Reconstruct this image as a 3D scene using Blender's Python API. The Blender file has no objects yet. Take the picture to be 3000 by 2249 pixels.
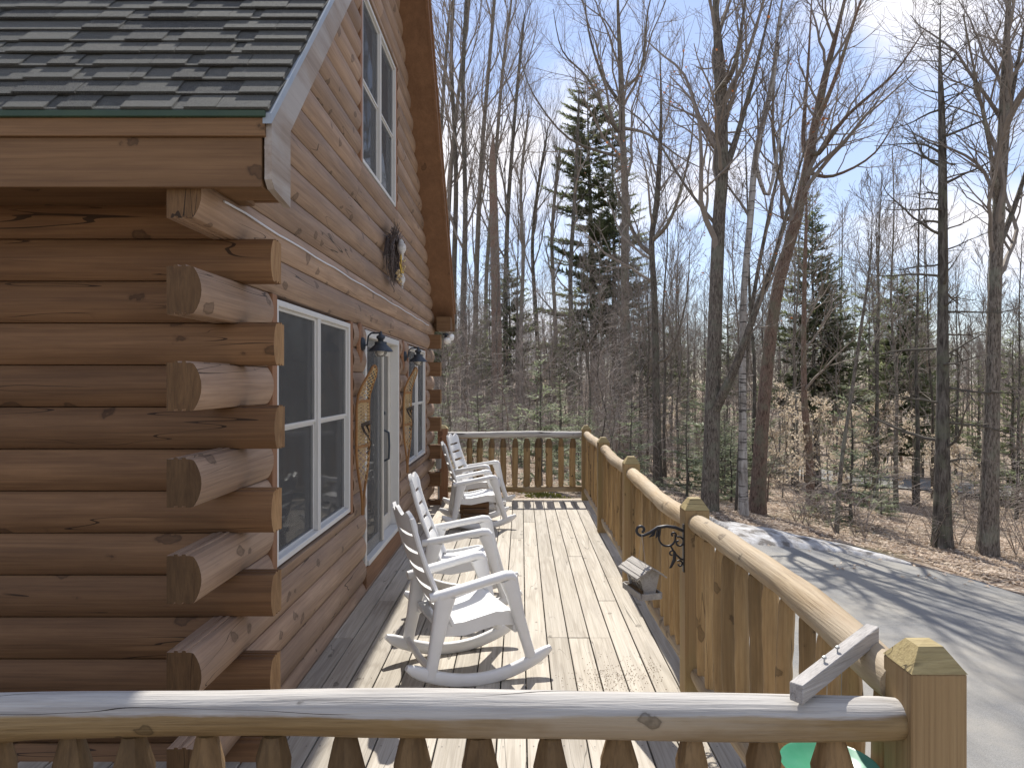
import bpy, math, random
from mathutils import Vector, Matrix

# ---------------------------------------------------------------- camera, world, sun, exposure
SC = bpy.context.scene
COL = SC.collection
CAM_Z = 1.82
cam_d = bpy.data.cameras.new('camera')
cam = bpy.data.objects.new('camera', cam_d); COL.objects.link(cam)
cam.location = (0, 0, CAM_Z); cam.rotation_euler = (math.radians(90), 0, 0)
cam_d.sensor_width = 36.0; cam_d.lens = 24.95
cam_d.shift_x = -0.00904; cam_d.shift_y = -0.00226
cam_d.clip_start = 0.05; cam_d.clip_end = 2000
SC.camera = cam

SUN_EL, SUN_AZ = math.radians(52.3), math.radians(-0.4)       # azimuth from +Y, positive to the right
world = bpy.data.worlds.new('World'); SC.world = world; world.use_nodes = True
wn = world.node_tree; wn.nodes.clear()
def wnode(t, **k):
    n = wn.nodes.new(t)
    for a, b in k.items(): setattr(n, a, b)
    return n
w_out = wnode('ShaderNodeOutputWorld'); w_bg = wnode('ShaderNodeBackground')
w_sky = wnode('ShaderNodeTexSky', sky_type='NISHITA', sun_disc=False, sun_elevation=SUN_EL, sun_rotation=SUN_AZ,
              altitude=300, air_density=1.0, dust_density=0.0, ozone_density=3.0)
w_tc = wnode('ShaderNodeTexCoord'); w_map = wnode('ShaderNodeMapping'); w_map.inputs['Scale'].default_value = (1.0, 1.0, 2.2)
w_map.inputs['Location'].default_value = (6.4, 3.3, 1.9)
w_noise = wnode('ShaderNodeTexNoise'); w_noise.inputs['Scale'].default_value = 2.6; w_noise.inputs['Detail'].default_value = 7; w_noise.inputs['Roughness'].default_value = 0.55
w_ramp = wnode('ShaderNodeValToRGB'); w_ramp.color_ramp.elements[0].position = 0.47; w_ramp.color_ramp.elements[1].position = 0.64
w_mix = wnode('ShaderNodeMix', data_type='RGBA'); w_mix.inputs[7].default_value = (3.7, 3.65, 3.85, 1)
L = wn.links.new
L(w_tc.outputs['Generated'], w_map.inputs['Vector']); L(w_map.outputs[0], w_noise.inputs['Vector']); L(w_noise.outputs['Fac'], w_ramp.inputs['Fac'])
L(w_ramp.outputs['Color'], w_mix.inputs[0]); w_tint = wnode('ShaderNodeMix', data_type='RGBA', blend_type='MULTIPLY'); w_tint.inputs[0].default_value = 1.0; w_tint.inputs[7].default_value = (0.97, 0.90, 0.90, 1); w_hs = wnode('ShaderNodeHueSaturation'); w_hs.inputs['Saturation'].default_value = 0.80
L(w_sky.outputs['Color'], w_hs.inputs['Color']); 
w_bw = wnode('ShaderNodeRGBToBW'); w_add = wnode('ShaderNodeMath', operation='ADD'); w_add.inputs[1].default_value = 7.0; w_div = wnode('ShaderNodeMath', operation='DIVIDE'); w_div.inputs[0].default_value = 7.0
w_sc = wnode('ShaderNodeVectorMath', operation='SCALE')          # film-like roll-off of the bright sky near the sun
L(w_hs.outputs['Color'], w_bw.inputs[0]); L(w_bw.outputs[0], w_add.inputs[0]); L(w_add.outputs[0], w_div.inputs[1]); L(w_hs.outputs['Color'], w_sc.inputs[0]); L(w_div.outputs[0], w_sc.inputs[3]); L(w_sc.outputs[0], w_tint.inputs[6]); L(w_tint.outputs[2], w_mix.inputs[6]); L(w_mix.outputs[2], w_bg.inputs['Color'])
w_bg.inputs['Strength'].default_value = 0.15; L(w_bg.outputs[0], w_out.inputs['Surface'])

sun_d = bpy.data.lights.new('sun', 'SUN'); sun_d.energy = 3.3; sun_d.angle = math.radians(0.53); sun_d.color = (1.0, 0.955, 0.88)
sun = bpy.data.objects.new('sun', sun_d); COL.objects.link(sun)
sdir = Vector((math.sin(SUN_AZ) * math.cos(SUN_EL), math.cos(SUN_AZ) * math.cos(SUN_EL), math.sin(SUN_EL)))
sun.rotation_euler = sdir.to_track_quat('Z', 'Y').to_euler(); sun.location = (0, 20, 30)
SC.view_settings.view_transform = 'Standard'; SC.view_settings.look = 'None'
SC.view_settings.gamma = 1.0; SC.view_settings.exposure = 1.05; SC.view_settings.use_curve_mapping = False
SC.cycles.max_bounces = 6; SC.cycles.diffuse_bounces = 3; SC.cycles.transparent_max_bounces = 12

# ---------------------------------------------------------------- helpers
RND = random.Random(7)
FPX, VX, VY = 1533.0, 1126.0, 824.0
def at(px, py, d): return Vector(((px - VX) * d / FPX, d, CAM_Z - (py - VY) * d / FPX))

def tag(o, label=None, cat=None, group=None, kind=None):
    if label: o['label'] = label
    if cat: o['category'] = cat
    if group: o['group'] = group
    if kind: o['kind'] = kind
    return o
def empty(name, loc=(0, 0, 0), rz=0.0, parent=None):
    o = bpy.data.objects.new(name, None); COL.objects.link(o)
    o.location = loc; o.rotation_euler = (0, 0, rz); o.empty_display_size = 0.1
    if parent: o.parent = parent
    return o
def thing(name, label, cat, loc=(0, 0, 0), rz=0.0, group=None):
    return tag(empty(name, loc, rz), label, cat, group)
def link_mesh(name, me, parent=None, loc=(0, 0, 0), rot=(0, 0, 0)):
    o = bpy.data.objects.new(name, me); COL.objects.link(o); o.location = loc; o.rotation_euler = rot
    if parent: o.parent = parent
    return o
def kids(o): return [c for c in bpy.data.objects if c.parent == o]
def copy_tree(o, children, loc, rz, scale=1.0, label=None):
    r = o.copy(); COL.objects.link(r); r.location = loc; r.rotation_euler = (0, 0, rz); r.scale = (scale,) * 3
    if label: r['label'] = label
    for ch, gch in children:
        c = ch.copy(); COL.objects.link(c); c.parent = r
        for g in gch:
            d = g.copy(); COL.objects.link(d); d.parent = c
    return r

class MB:
    def __init__(s): s.v = []; s.f = []; s.m = []
    def add(s, vs, fs, mi=0):
        b = len(s.v); s.v.extend(vs)
        for f in fs: s.f.append([b + i for i in f]); s.m.append(mi)
    def box(s, x0, x1, y0, y1, z0, z1, mi=0):
        s.add([(x0, y0, z0), (x1, y0, z0), (x1, y1, z0), (x0, y1, z0), (x0, y0, z1), (x1, y0, z1), (x1, y1, z1), (x0, y1, z1)],
              [(0, 3, 2, 1), (4, 5, 6, 7), (0, 1, 5, 4), (1, 2, 6, 5), (2, 3, 7, 6), (3, 0, 4, 7)], mi)
    def bbox(s, x0, x1, y0, y1, z0, z1, b=0.004, mi=0):
        """box with chamfered edges"""
        vs = []; 
        xs, ys, zs = (x0, x1), (y0, y1), (z0, z1)
        idx = {}
        for i in (0, 1):
            for j in (0, 1):
                for k in (0, 1):
                    sx, sy, sz = (1 if i == 0 else -1), (1 if j == 0 else -1), (1 if k == 0 else -1)
                    x, y, z = xs[i], ys[j], zs[k]
                    for a, p in enumerate(((x, y + sy * b, z + sz * b), (x + sx * b, y, z + sz * b), (x + sx * b, y + sy * b, z))):
                        idx[(i, j, k, a)] = len(vs); vs.append(p)
        g = lambda i, j, k, a: idx[(i, j, k, a)]
        fs = []
        fs.append([g(0, 0, 0, 0), g(0, 0, 1, 0), g(0, 1, 1, 0), g(0, 1, 0, 0)]); fs.append([g(1, 0, 0, 0), g(1, 1, 0, 0), g(1, 1, 1, 0), g(1, 0, 1, 0)])
        fs.append([g(0, 0, 0, 1), g(1, 0, 0, 1), g(1, 0, 1, 1), g(0, 0, 1, 1)]); fs.append([g(0, 1, 0, 1), g(0, 1, 1, 1), g(1, 1, 1, 1), g(1, 1, 0, 1)])
        fs.append([g(0, 0, 0, 2), g(0, 1, 0, 2), g(1, 1, 0, 2), g(1, 0, 0, 2)]); fs.append([g(0, 0, 1, 2), g(1, 0, 1, 2), g(1, 1, 1, 2), g(0, 1, 1, 2)])
        for j in (0, 1):
            for k in (0, 1): fs.append([g(0, j, k, 1), g(1, j, k, 1), g(1, j, k, 2), g(0, j, k, 2)])
        for i in (0, 1):
            for k in (0, 1): fs.append([g(i, 0, k, 0), g(i, 1, k, 0), g(i, 1, k, 2), g(i, 0, k, 2)])
        for i in (0, 1):
            for j in (0, 1): fs.append([g(i, j, 0, 0), g(i, j, 1, 0), g(i, j, 1, 1), g(i, j, 0, 1)])
        for i in (0, 1):
            for j in (0, 1):
                for k in (0, 1): fs.append([g(i, j, k, 0), g(i, j, k, 1), g(i, j, k, 2)])
        s.add(vs, fs, mi)
    def tube(s, pts, rad, n=6, cap=True, mi=0, capmi=None, wob=None):
        b = len(s.v); k = len(pts)
        P = [Vector(p) for p in pts]
        t = (P[1] - P[0]).normalized()
        ref = Vector((0, 0, 1)) if abs(t.z) < 0.9 else Vector((1, 0, 0))
        u = t.cross(ref).normalized()
        for i in range(k):
            t = (P[min(i + 1, k - 1)] - P[max(i - 1, 0)])
            if t.length < 1e-9: t = Vector((0, 0, 1))
            t.normalize()
            u = (u - t * u.dot(t))
            if u.length < 1e-6: u = t.orthogonal()
            u.normalize(); w = t.cross(u)
            r = rad[i] if hasattr(rad, '__len__') else rad
            for j in range(n):
                a = 2 * math.pi * j / n
                rr = r * (wob(i, j) if wob else 1.0)
                p = P[i] + u * (math.cos(a) * rr) + w * (math.sin(a) * rr)
                s.v.append((p.x, p.y, p.z))
        for i in range(k - 1):
            for j in range(n):
                j2 = (j + 1) % n
                s.f.append([b + i * n + j, b + i * n + j2, b + (i + 1) * n + j2, b + (i + 1) * n + j]); s.m.append(mi)
        if cap:
            cm = mi if capmi is None else capmi
            s.f.append([b + j for j in range(n)][::-1]); s.m.append(cm)
            s.f.append([b + (k - 1) * n + j for j in range(n)]); s.m.append(cm)
    def sweep(s, pts, wid, thk, side, mi=0, bev=0.3):
        """rounded-rectangle section swept along pts; wid is measured along 'side', thk across it"""
        b = len(s.v); k = len(pts); P = [Vector(p) for p in pts]; S = Vector(side).normalized()
        for i in range(k):
            t = (P[min(i + 1, k - 1)] - P[max(i - 1, 0)]).normalized()
            sd = (S - t * S.dot(t)).normalized(); nn = t.cross(sd)
            w = (wid[i] if hasattr(wid, '__len__') else wid) / 2; h = (thk[i] if hasattr(thk, '__len__') else thk) / 2
            c = min(w, h) * bev
            for (a, q) in ((w, h - c), (w - c, h), (-w + c, h), (-w, h - c), (-w, -h + c), (-w + c, -h), (w - c, -h), (w, -h + c)):
                p = P[i] + sd * a + nn * q; s.v.append((p.x, p.y, p.z))
        for i in range(k - 1):
            for j in range(8):
                j2 = (j + 1) % 8
                s.f.append([b + i * 8 + j, b + i * 8 + j2, b + (i + 1) * 8 + j2, b + (i + 1) * 8 + j]); s.m.append(mi)
        s.f.append([b + j for j in range(8)][::-1]); s.m.append(mi)
        s.f.append([b + (k - 1) * 8 + j for j in range(8)]); s.m.append(mi)
    def lathe(s, prof, n=16, c=(0, 0, 0), mi=0, wob=None, sx=1.0, sy=1.0, cap=True):
        b = len(s.v); k = len(prof)
        for i, (r, z) in enumerate(prof):
            for j in range(n):
                a = 2 * math.pi * j / n; rr = r * (wob(i, j) if wob else 1.0)
                s.v.append((c[0] + math.cos(a) * rr * sx, c[1] + math.sin(a) * rr * sy, c[2] + z))
        for i in range(k - 1):
            for j in range(n):
                j2 = (j + 1) % n
                s.f.append([b + i * n + j, b + i * n + j2, b + (i + 1) * n + j2, b + (i + 1) * n + j]); s.m.append(mi)
        if cap:
            s.f.append([b + j for j in range(n)][::-1]); s.m.append(mi); s.f.append([b + (k - 1) * n + j for j in range(n)]); s.m.append(mi)
    def prism(s, prof, f0, f1, mi=0, capmi=None):
        """prof: closed list of 2-D points; f0/f1 map a point to its 3-D place at either end"""
        b = len(s.v); n = len(prof)
        s.v.extend([tuple(f0(p)) for p in prof]); s.v.extend([tuple(f1(p)) for p in prof])
        for j in range(n):
            j2 = (j + 1) % n
            s.f.append([b + j, b + j2, b + n + j2, b + n + j]); s.m.append(mi)
        cm = mi if capmi is None else capmi
        s.f.append([b + j for j in range(n)][::-1]); s.m.append(cm); s.f.append([b + n + j for j in range(n)]); s.m.append(cm)
    def mesh(s, name, mats, smooth=True, angle=35, recalc=False):
        me = bpy.data.meshes.new(name); me.from_pydata(s.v, [], s.f)
        if not isinstance(mats, (list, tuple)): mats = [mats]
        for m in mats: me.materials.append(m)
        if len(mats) > 1: me.polygons.foreach_set('material_index', s.m)
        if recalc:
            import bmesh
            bm = bmesh.new(); bm.from_mesh(me); bmesh.ops.recalc_face_normals(bm, faces=bm.faces); bm.to_mesh(me); bm.free()
        if smooth:
            me.polygons.foreach_set('use_smooth', [True] * len(me.polygons))
            me.set_sharp_from_angle(angle=math.radians(angle))
        me.update()
        return me
    def build(s, name, mats, parent=None, loc=(0, 0, 0), rot=(0, 0, 0), smooth=True, angle=35, recalc=True):
        return link_mesh(name, s.mesh(name, mats, smooth, angle, recalc), parent, loc, rot)

# ---------------------------------------------------------------- materials
def newmat(name):
    m = bpy.data.materials.new(name); m.use_nodes = True
    nt = m.node_tree; nt.nodes.clear()
    out = nt.nodes.new('ShaderNodeOutputMaterial'); b = nt.nodes.new('ShaderNodeBsdfPrincipled')
    nt.links.new(b.outputs[0], out.inputs['Surface'])
    return m, nt, b
def N(nt, t, ins=None, **k):
    n = nt.nodes.new(t)
    for a, v in k.items(): setattr(n, a, v)
    if ins:
        for a, v in ins.items():
            if hasattr(v, 'is_output') or isinstance(v, bpy.types.NodeSocket): nt.links.new(v, n.inputs[a])
            else: n.inputs[a].default_value = v
    return n
def C4(c): return (c[0], c[1], c[2], 1.0)
def ramp(nt, fac, stops):
    r = N(nt, 'ShaderNodeValToRGB', {'Fac': fac})
    e = r.color_ramp.elements
    while len(e) < len(stops): e.new(0.5)
    for i, (p, c) in enumerate(stops): e[i].position = p; e[i].color = C4(c) if hasattr(c, '__len__') else (c, c, c, 1)
    return r.outputs['Color']
def mixc(nt, fac, a, b, mode='MIX'):
    n = N(nt, 'ShaderNodeMix', data_type='RGBA', blend_type=mode)
    for i, v in ((0, fac), (6, a), (7, b)):
        if isinstance(v, bpy.types.NodeSocket): nt.links.new(v, n.inputs[i])
        else: n.inputs[i].default_value = C4(v) if hasattr(v, '__len__') else v
    return n.outputs[2]
def mth(nt, op, a, b=0.0):
    n = N(nt, 'ShaderNodeMath', operation=op)
    for i, v in ((0, a), (1, b)):
        if isinstance(v, bpy.types.NodeSocket): nt.links.new(v, n.inputs[i])
        else: n.inputs[i].default_value = v
    return n.outputs[0]
def noise(nt, vec, scale, detail=4, rough=0.55, dist=0.0):
    return N(nt, 'ShaderNodeTexNoise', {'Vector': vec, 'Scale': scale, 'Detail': detail, 'Roughness': rough, 'Distortion': dist}).outputs['Fac']
def objvec(nt, jitter=True):
    tc = N(nt, 'ShaderNodeTexCoord').outputs['Object']
    if not jitter: return tc, None
    rd = N(nt, 'ShaderNodeObjectInfo').outputs['Random']
    off = mth(nt, 'MULTIPLY', rd, 61.7)
    return N(nt, 'ShaderNodeVectorMath', {0: tc, 1: off}, operation='ADD').outputs[0], rd
def scaled(nt, vec, sc):
    return N(nt, 'ShaderNodeMapping', {'Vector': vec, 'Scale': sc}).outputs[0]
def axis_scale(axis, along, cross):
    s = [cross] * 3; s['xyz'.index(axis)] = along; return tuple(s)

def wood(name, c_lo, c_hi, c_dark, axis='y', grain=14.0, along=0.7, knots=0.5, patch=None, patch_amt=0.0, rough=0.7, bump=0.25, var=0.25,
         cracks=0.5, rings=0.0, coat=0.0, knot_scale=(1.5, 4.5), silver=None):
    m, nt, b = newmat(name)
    vec, rd = objvec(nt)
    g = scaled(nt, vec, axis_scale(axis, along, grain))
    n1 = noise(nt, g, 1.0, 8, 0.62, 0.8)
    base = ramp(nt, n1, [(0.28, c_lo), (0.72, c_hi)])
    g2 = scaled(nt, vec, axis_scale(axis, along * 2.5, grain * 6))
    n2 = noise(nt, g2, 1.0, 4, 0.6)
    base = mixc(nt, mth(nt, 'MULTIPLY', ramp(nt, n2, [(0.35, 1.0), (0.55, 0.0)]), 0.35), base, c_dark)
    if rings > 0:
        wv = N(nt, 'ShaderNodeTexWave', {'Vector': scaled(nt, vec, axis_scale(axis, 0.35, 5.0)), 'Scale': 3.2, 'Distortion': 9.0, 'Detail': 2.0, 'Detail Scale': 0.8}, wave_type='RINGS')
        base = mixc(nt, mth(nt, 'MULTIPLY', ramp(nt, wv.outputs['Fac'], [(0.0, 1.0), (0.35, 0.0)]), rings), base, c_dark)
    # blotches of weathering
    nb = noise(nt, scaled(nt, vec, axis_scale(axis, 0.9, 3.0)), 1.3, 5, 0.6)
    if patch: base = mixc(nt, mth(nt, 'MULTIPLY', ramp(nt, nb, [(0.45, 0.0), (0.62, 1.0)]), patch_amt), base, patch)
    else: base = mixc(nt, mth(nt, 'MULTIPLY', ramp(nt, nb, [(0.42, 0.0), (0.7, 1.0)]), 0.4), base, c_dark)
    if silver is not None:                                # upper side of a rail weathered to silver grey, with a ragged edge
        oz = N(nt, 'ShaderNodeSeparateXYZ', {0: N(nt, 'ShaderNodeTexCoord').outputs['Object']}).outputs[2]
        sm = mth(nt, 'ADD', mth(nt, 'MULTIPLY', mth(nt, 'SUBTRACT', oz, silver), 48.0), mth(nt, 'MULTIPLY', mth(nt, 'SUBTRACT', noise(nt, scaled(nt, vec, axis_scale(axis, 2.0, 22.0)), 1.0, 5, 0.65), 0.5), 1.9))
        sc_ = ramp(nt, noise(nt, scaled(nt, vec, axis_scale(axis, 2.2, 60.0)), 1.0, 4, 0.6), [(0.3, (0.27, 0.26, 0.25)), (0.6, (0.47, 0.455, 0.43))])
        base = mixc(nt, mth(nt, 'MULTIPLY', ramp(nt, sm, [(0.0, 0.0), (0.35, 1.0)]), 0.85), base, sc_)
    if knots > 0:
        wob = N(nt, 'ShaderNodeTexNoise', {'Vector': vec, 'Scale': 13.0, 'Detail': 4.0})
        kv = scaled(nt, N(nt, 'ShaderNodeVectorMath', {0: vec, 1: N(nt, 'ShaderNodeVectorMath', {0: wob.outputs['Color'], 3: 0.085}, operation='SCALE').outputs[0]}, operation='ADD').outputs[0],
                    axis_scale(axis, knot_scale[0], knot_scale[1]))
        vo = N(nt, 'ShaderNodeTexVoronoi', {'Vector': kv, 'Scale': 1.0, 'Randomness': 1.0})
        sel = mth(nt, 'GREATER_THAN', N(nt, 'ShaderNodeSeparateColor', {0: vo.outputs['Color']}).outputs[0], 1.0 - knots)
        kn = mth(nt, 'MULTIPLY', ramp(nt, vo.outputs['Distance'], [(0.03, 0.75), (0.10, 0.6), (0.155, 1.0), (0.175, 0.25), (0.21, 0.0)]), sel)
        base = mixc(nt, mth(nt, 'MULTIPLY', kn, 0.65), base, tuple(c * 0.35 for c in c_dark))
    if cracks > 0:
        nc = noise(nt, scaled(nt, vec, axis_scale(axis, 0.55, 9.0)), 1.0, 1.5, 0.5, 0.5)
        ln = mth(nt, 'LESS_THAN', mth(nt, 'ABSOLUTE', mth(nt, 'SUBTRACT', nc, 0.56)), 0.0035)
        lm = ramp(nt, noise(nt, scaled(nt, vec, axis_scale(axis, 1.1, 1.0)), 1.0, 2), [(0.5, 0.0), (0.55, 1.0)])
        crk = mth(nt, 'MULTIPLY', mth(nt, 'MULTIPLY', ln, lm), cracks)
        base = mixc(nt, crk, base, tuple(c * 0.15 for c in c_dark))
    hv = N(nt, 'ShaderNodeHueSaturation', {'Color': base})
    nt.links.new(mth(nt, 'ADD', mth(nt, 'MULTIPLY', rd, 2 * var), 1.0 - var), hv.inputs['Value'])
    nt.links.new(hv.outputs[0], b.inputs['Base Color'])
    b.inputs['Roughness'].default_value = rough
    if coat: b.inputs['Specular IOR Level'].default_value = coat
    else: b.inputs['Specular IOR Level'].default_value = 0.3
    bp = N(nt, 'ShaderNodeBump', {'Height': mth(nt, 'ADD', n1, mth(nt, 'MULTIPLY', n2, 0.6)), 'Strength': bump, 'Distance': 0.01})
    nt.links.new(bp.outputs[0], b.inputs['Normal'])
    return m
def plain(name, col, rough=0.5, metal=0.0, spec=0.5, var=0.0, nscale=0.0, namt=0.0, col2=None, bump=0.0, bscale=60, jitter=True):
    m, nt, b = newmat(name)
    b.inputs['Roughness'].default_value = rough; b.inputs['Metallic'].default_value = metal; b.inputs['Specular IOR Level'].default_value = spec
    vec, rd = objvec(nt)
    c = None
    if nscale:
        nn = noise(nt, vec, nscale, 5, 0.6)
        c = mixc(nt, mth(nt, 'MULTIPLY', ramp(nt, nn, [(0.4, 0.0), (0.65, 1.0)]), namt), col, col2 or tuple(x * 0.6 for x in col))
    if var:
        hv = N(nt, 'ShaderNodeHueSaturation')
        if c is None: hv.inputs['Color'].default_value = C4(col)
        else: nt.links.new(c, hv.inputs['Color'])
        nt.links.new(mth(nt, 'ADD', mth(nt, 'MULTIPLY', rd, 2 * var), 1.0 - var), hv.inputs['Value']); c = hv.outputs[0]
    if c is None: b.inputs['Base Color'].default_value = C4(col)
    else: nt.links.new(c, b.inputs['Base Color'])
    if bump:
        bp = N(nt, 'ShaderNodeBump', {'Height': noise(nt, vec, bscale, 4, 0.6), 'Strength': bump, 'Distance': 0.01}); nt.links.new(bp.outputs[0], b.inputs['Normal'])
    return m

STAIN_LO, STAIN_HI, STAIN_DK = (0.155, 0.072, 0.036), (0.27, 0.135, 0.072), (0.075, 0.036, 0.022)
M = {}
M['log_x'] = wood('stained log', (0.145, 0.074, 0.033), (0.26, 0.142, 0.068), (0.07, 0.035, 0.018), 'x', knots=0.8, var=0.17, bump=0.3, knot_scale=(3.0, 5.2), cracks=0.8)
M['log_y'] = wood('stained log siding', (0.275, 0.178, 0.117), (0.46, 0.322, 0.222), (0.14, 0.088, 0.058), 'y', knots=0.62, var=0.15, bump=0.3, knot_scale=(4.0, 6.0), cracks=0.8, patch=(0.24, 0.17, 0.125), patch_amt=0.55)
M['log_end'] = wood('log end grain', (0.095, 0.05, 0.02), (0.18, 0.102, 0.045), (0.05, 0.026, 0.012), 'z', grain=20, along=6, knots=0.0, var=0.25, cracks=0.8, bump=0.3)
M['log_end_side'] = wood('pale log end grain', (0.25, 0.135, 0.055), (0.44, 0.27, 0.125), (0.12, 0.06, 0.025), 'z', grain=20, along=6, knots=0.0, var=0.2, cracks=0.8, bump=0.4)
M['trim_x'] = wood('stained fascia board', (0.16, 0.088, 0.04), (0.245, 0.14, 0.068), (0.09, 0.047, 0.024), 'x', knots=0.5, knot_scale=(4.0, 6.0), var=0.1, cracks=0.0, bump=0.12)
M['trim_y'] = wood('stained soffit board', (0.215, 0.112, 0.058), (0.30, 0.165, 0.088), (0.13, 0.066, 0.036), 'y', knots=0.25, var=0.1, cracks=0.0, bump=0.12)
M['trim_z'] = wood('stained casing board', (0.26, 0.13, 0.07), (0.37, 0.20, 0.11), (0.15, 0.075, 0.04), 'z', knots=0.1, var=0.1, cracks=0.0, bump=0.12)
M['rake'] = wood('weathered rake board', (0.27, 0.21, 0.165), (0.42, 0.355, 0.295), (0.17, 0.12, 0.09), 'y', knots=0.1, var=0.1, cracks=0.0, patch=(0.46, 0.445, 0.43), patch_amt=0.6)
M['deck'] = wood('weathered deck board', (0.345, 0.305, 0.245), (0.50, 0.455, 0.385), (0.19, 0.158, 0.12), 'y', grain=22, along=0.8, knots=0.2, var=0.2, cracks=0.6, rings=0.3, knot_scale=(5.0, 9.0),
                 patch=(0.43, 0.40, 0.36), patch_amt=0.15, bump=0.3, rough=0.75)
M['deck_x'] = wood('deck edge board', (0.40, 0.33, 0.25), (0.56, 0.48, 0.38), (0.25, 0.19, 0.13), 'x', grain=17, along=0.9, knots=0.14, var=0.1, cracks=0.5, bump=0.3, rough=0.75)
RAIL = dict(knots=0.55, var=0.12, cracks=1.0, patch=(0.40, 0.33, 0.24), patch_amt=0.7, bump=0.6, rough=0.7, grain=17, along=1.1, knot_scale=(5.0, 9.0))
M['rail_x'] = wood('peeled log rail', (0.19, 0.12, 0.05), (0.32, 0.225, 0.11), (0.085, 0.052, 0.024), 'x', silver=0.957, **RAIL)
M['rail_y'] = wood('peeled log side rail', (0.31, 0.22, 0.125), (0.49, 0.39, 0.26), (0.15, 0.095, 0.05), 'y', **RAIL)
M['baluster'] = wood('golden log baluster', (0.285, 0.178, 0.076), (0.48, 0.33, 0.16), (0.13, 0.072, 0.03), 'z', grain=15, along=1.2, knots=0.6, var=0.3, cracks=0.9, knot_scale=(5.0, 9.0),
                     patch=(0.17, 0.11, 0.052), patch_amt=0.45, bump=0.7)
M['baluster_tip'] = wood('dark stained baluster tip', (0.125, 0.075, 0.033), (0.25, 0.16, 0.075), (0.06, 0.035, 0.016), 'z', grain=15, along=3, knots=0.0, var=0.3, cracks=0.5, bump=0.5)
M['post'] = wood('pine deck post', (0.265, 0.168, 0.078), (0.38, 0.26, 0.13), (0.16, 0.095, 0.042), 'z', grain=26, along=0.6, knots=0.3, var=0.1, cracks=1.0, patch=(0.30, 0.235, 0.10), patch_amt=0.5, bump=0.35, knot_scale=(3.0, 8.0))
M['post_cap'] = wood('pine post top', (0.27, 0.21, 0.09), (0.45, 0.36, 0.18), (0.14, 0.10, 0.045), 'x', grain=22, along=4, knots=0.0, var=0.1, cracks=1.0, bump=0.4)
M['grey_wood'] = wood('silvered cedar', (0.26, 0.245, 0.23), (0.42, 0.395, 0.37), (0.13, 0.115, 0.105), 'x', grain=40, along=3, knots=0.15, var=0.15, cracks=0.5, bump=0.4, knot_scale=(6, 14))
M['feeder_wood'] = wood('pale silvered cedar', (0.36, 0.335, 0.30), (0.55, 0.52, 0.475), (0.18, 0.155, 0.135), 'x', grain=40, along=3, knots=0.15, var=0.15, cracks=0.5, bump=0.4, knot_scale=(6, 14))
M['chair'] = plain('white moulded plastic', (0.76, 0.755, 0.74), 0.38, spec=0.45, nscale=9, namt=0.3, col2=(0.66, 0.645, 0.61), bump=0.03, bscale=180)
M['vinyl'] = plain('white vinyl', (0.64, 0.63, 0.60), 0.4, nscale=5, namt=0.4, col2=(0.62, 0.60, 0.56))
M['cream'] = plain('cream vinyl', (0.62, 0.585, 0.51), 0.45, nscale=5, namt=0.4, col2=(0.5, 0.46, 0.40))
M['lamp_metal'] = plain('weathered dark metal', (0.035, 0.045, 0.06), 0.5, metal=0.4, nscale=30, namt=0.5, col2=(0.09, 0.10, 0.11))
M['black_iron'] = plain('black iron', (0.022, 0.021, 0.024), 0.42, metal=0.3, nscale=40, namt=0.4, col2=(0.05, 0.05, 0.055))
M['green_metal'] = plain('green enamel', (0.045, 0.24, 0.135), 0.33, nscale=15, namt=0.35, col2=(0.10, 0.30, 0.2))
M['drip_green'] = plain('green drip edge', (0.022, 0.05, 0.026), 0.5, nscale=4, namt=0.4, col2=(0.05, 0.085, 0.04))
M['drip_grey'] = plain('pale drip edge', (0.27, 0.33, 0.40), 0.45, nscale=6, namt=0.6, col2=(0.4, 0.4, 0.4))
M['cable'] = plain('white cable', (0.72, 0.74, 0.78), 0.5)
M['galv'] = plain('grey conduit', (0.42, 0.43, 0.42), 0.45, metal=0.4, nscale=20, namt=0.3)
M['wire'] = plain('thin steel wire', (0.35, 0.34, 0.33), 0.4, metal=0.8)
M['hide'] = plain('rawhide lacing', (0.52, 0.37, 0.17), 0.6, nscale=30, namt=0.5, col2=(0.25, 0.14, 0.05))
M['bent_wood'] = wood('bent ash frame', (0.26, 0.125, 0.045), (0.40, 0.21, 0.08), (0.12, 0.06, 0.025), 'z', grain=40, along=2, knots=0, var=0.1, cracks=0, bump=0.1)
M['strap'] = plain('dark leather strap', (0.045, 0.03, 0.02), 0.55)
M['twig'] = plain('grey wreath twig', (0.10, 0.078, 0.072), 0.8, var=0.3, nscale=40, namt=0.5, col2=(0.22, 0.18, 0.165))
M['white_feather'] = plain('white feather', (0.72, 0.70, 0.66), 0.8, nscale=20, namt=0.6, col2=(0.25, 0.2, 0.17))
M['yellow'] = plain('yellow ribbon leaf', (0.55, 0.36, 0.05), 0.6)
M['dried_flower'] = plain('dried cream flower', (0.6, 0.47, 0.26), 0.8, nscale=60, namt=0.5, col2=(0.3, 0.2, 0.1))
M['bulb'] = plain('white lamp bulb', (0.82, 0.82, 0.80), 0.15)
M['seed'] = plain('bird seed', (0.25, 0.16, 0.07), 0.8, nscale=200, namt=0.8, col2=(0.08, 0.05, 0.03))
M['dark'] = plain('dark backing', (0.02, 0.016, 0.013), 0.9)
M['crate'] = wood('brown slat crate', (0.16, 0.085, 0.045), (0.27, 0.155, 0.085), (0.08, 0.045, 0.025), 'x', grain=30, along=3, knots=0.2, var=0.1)

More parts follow.
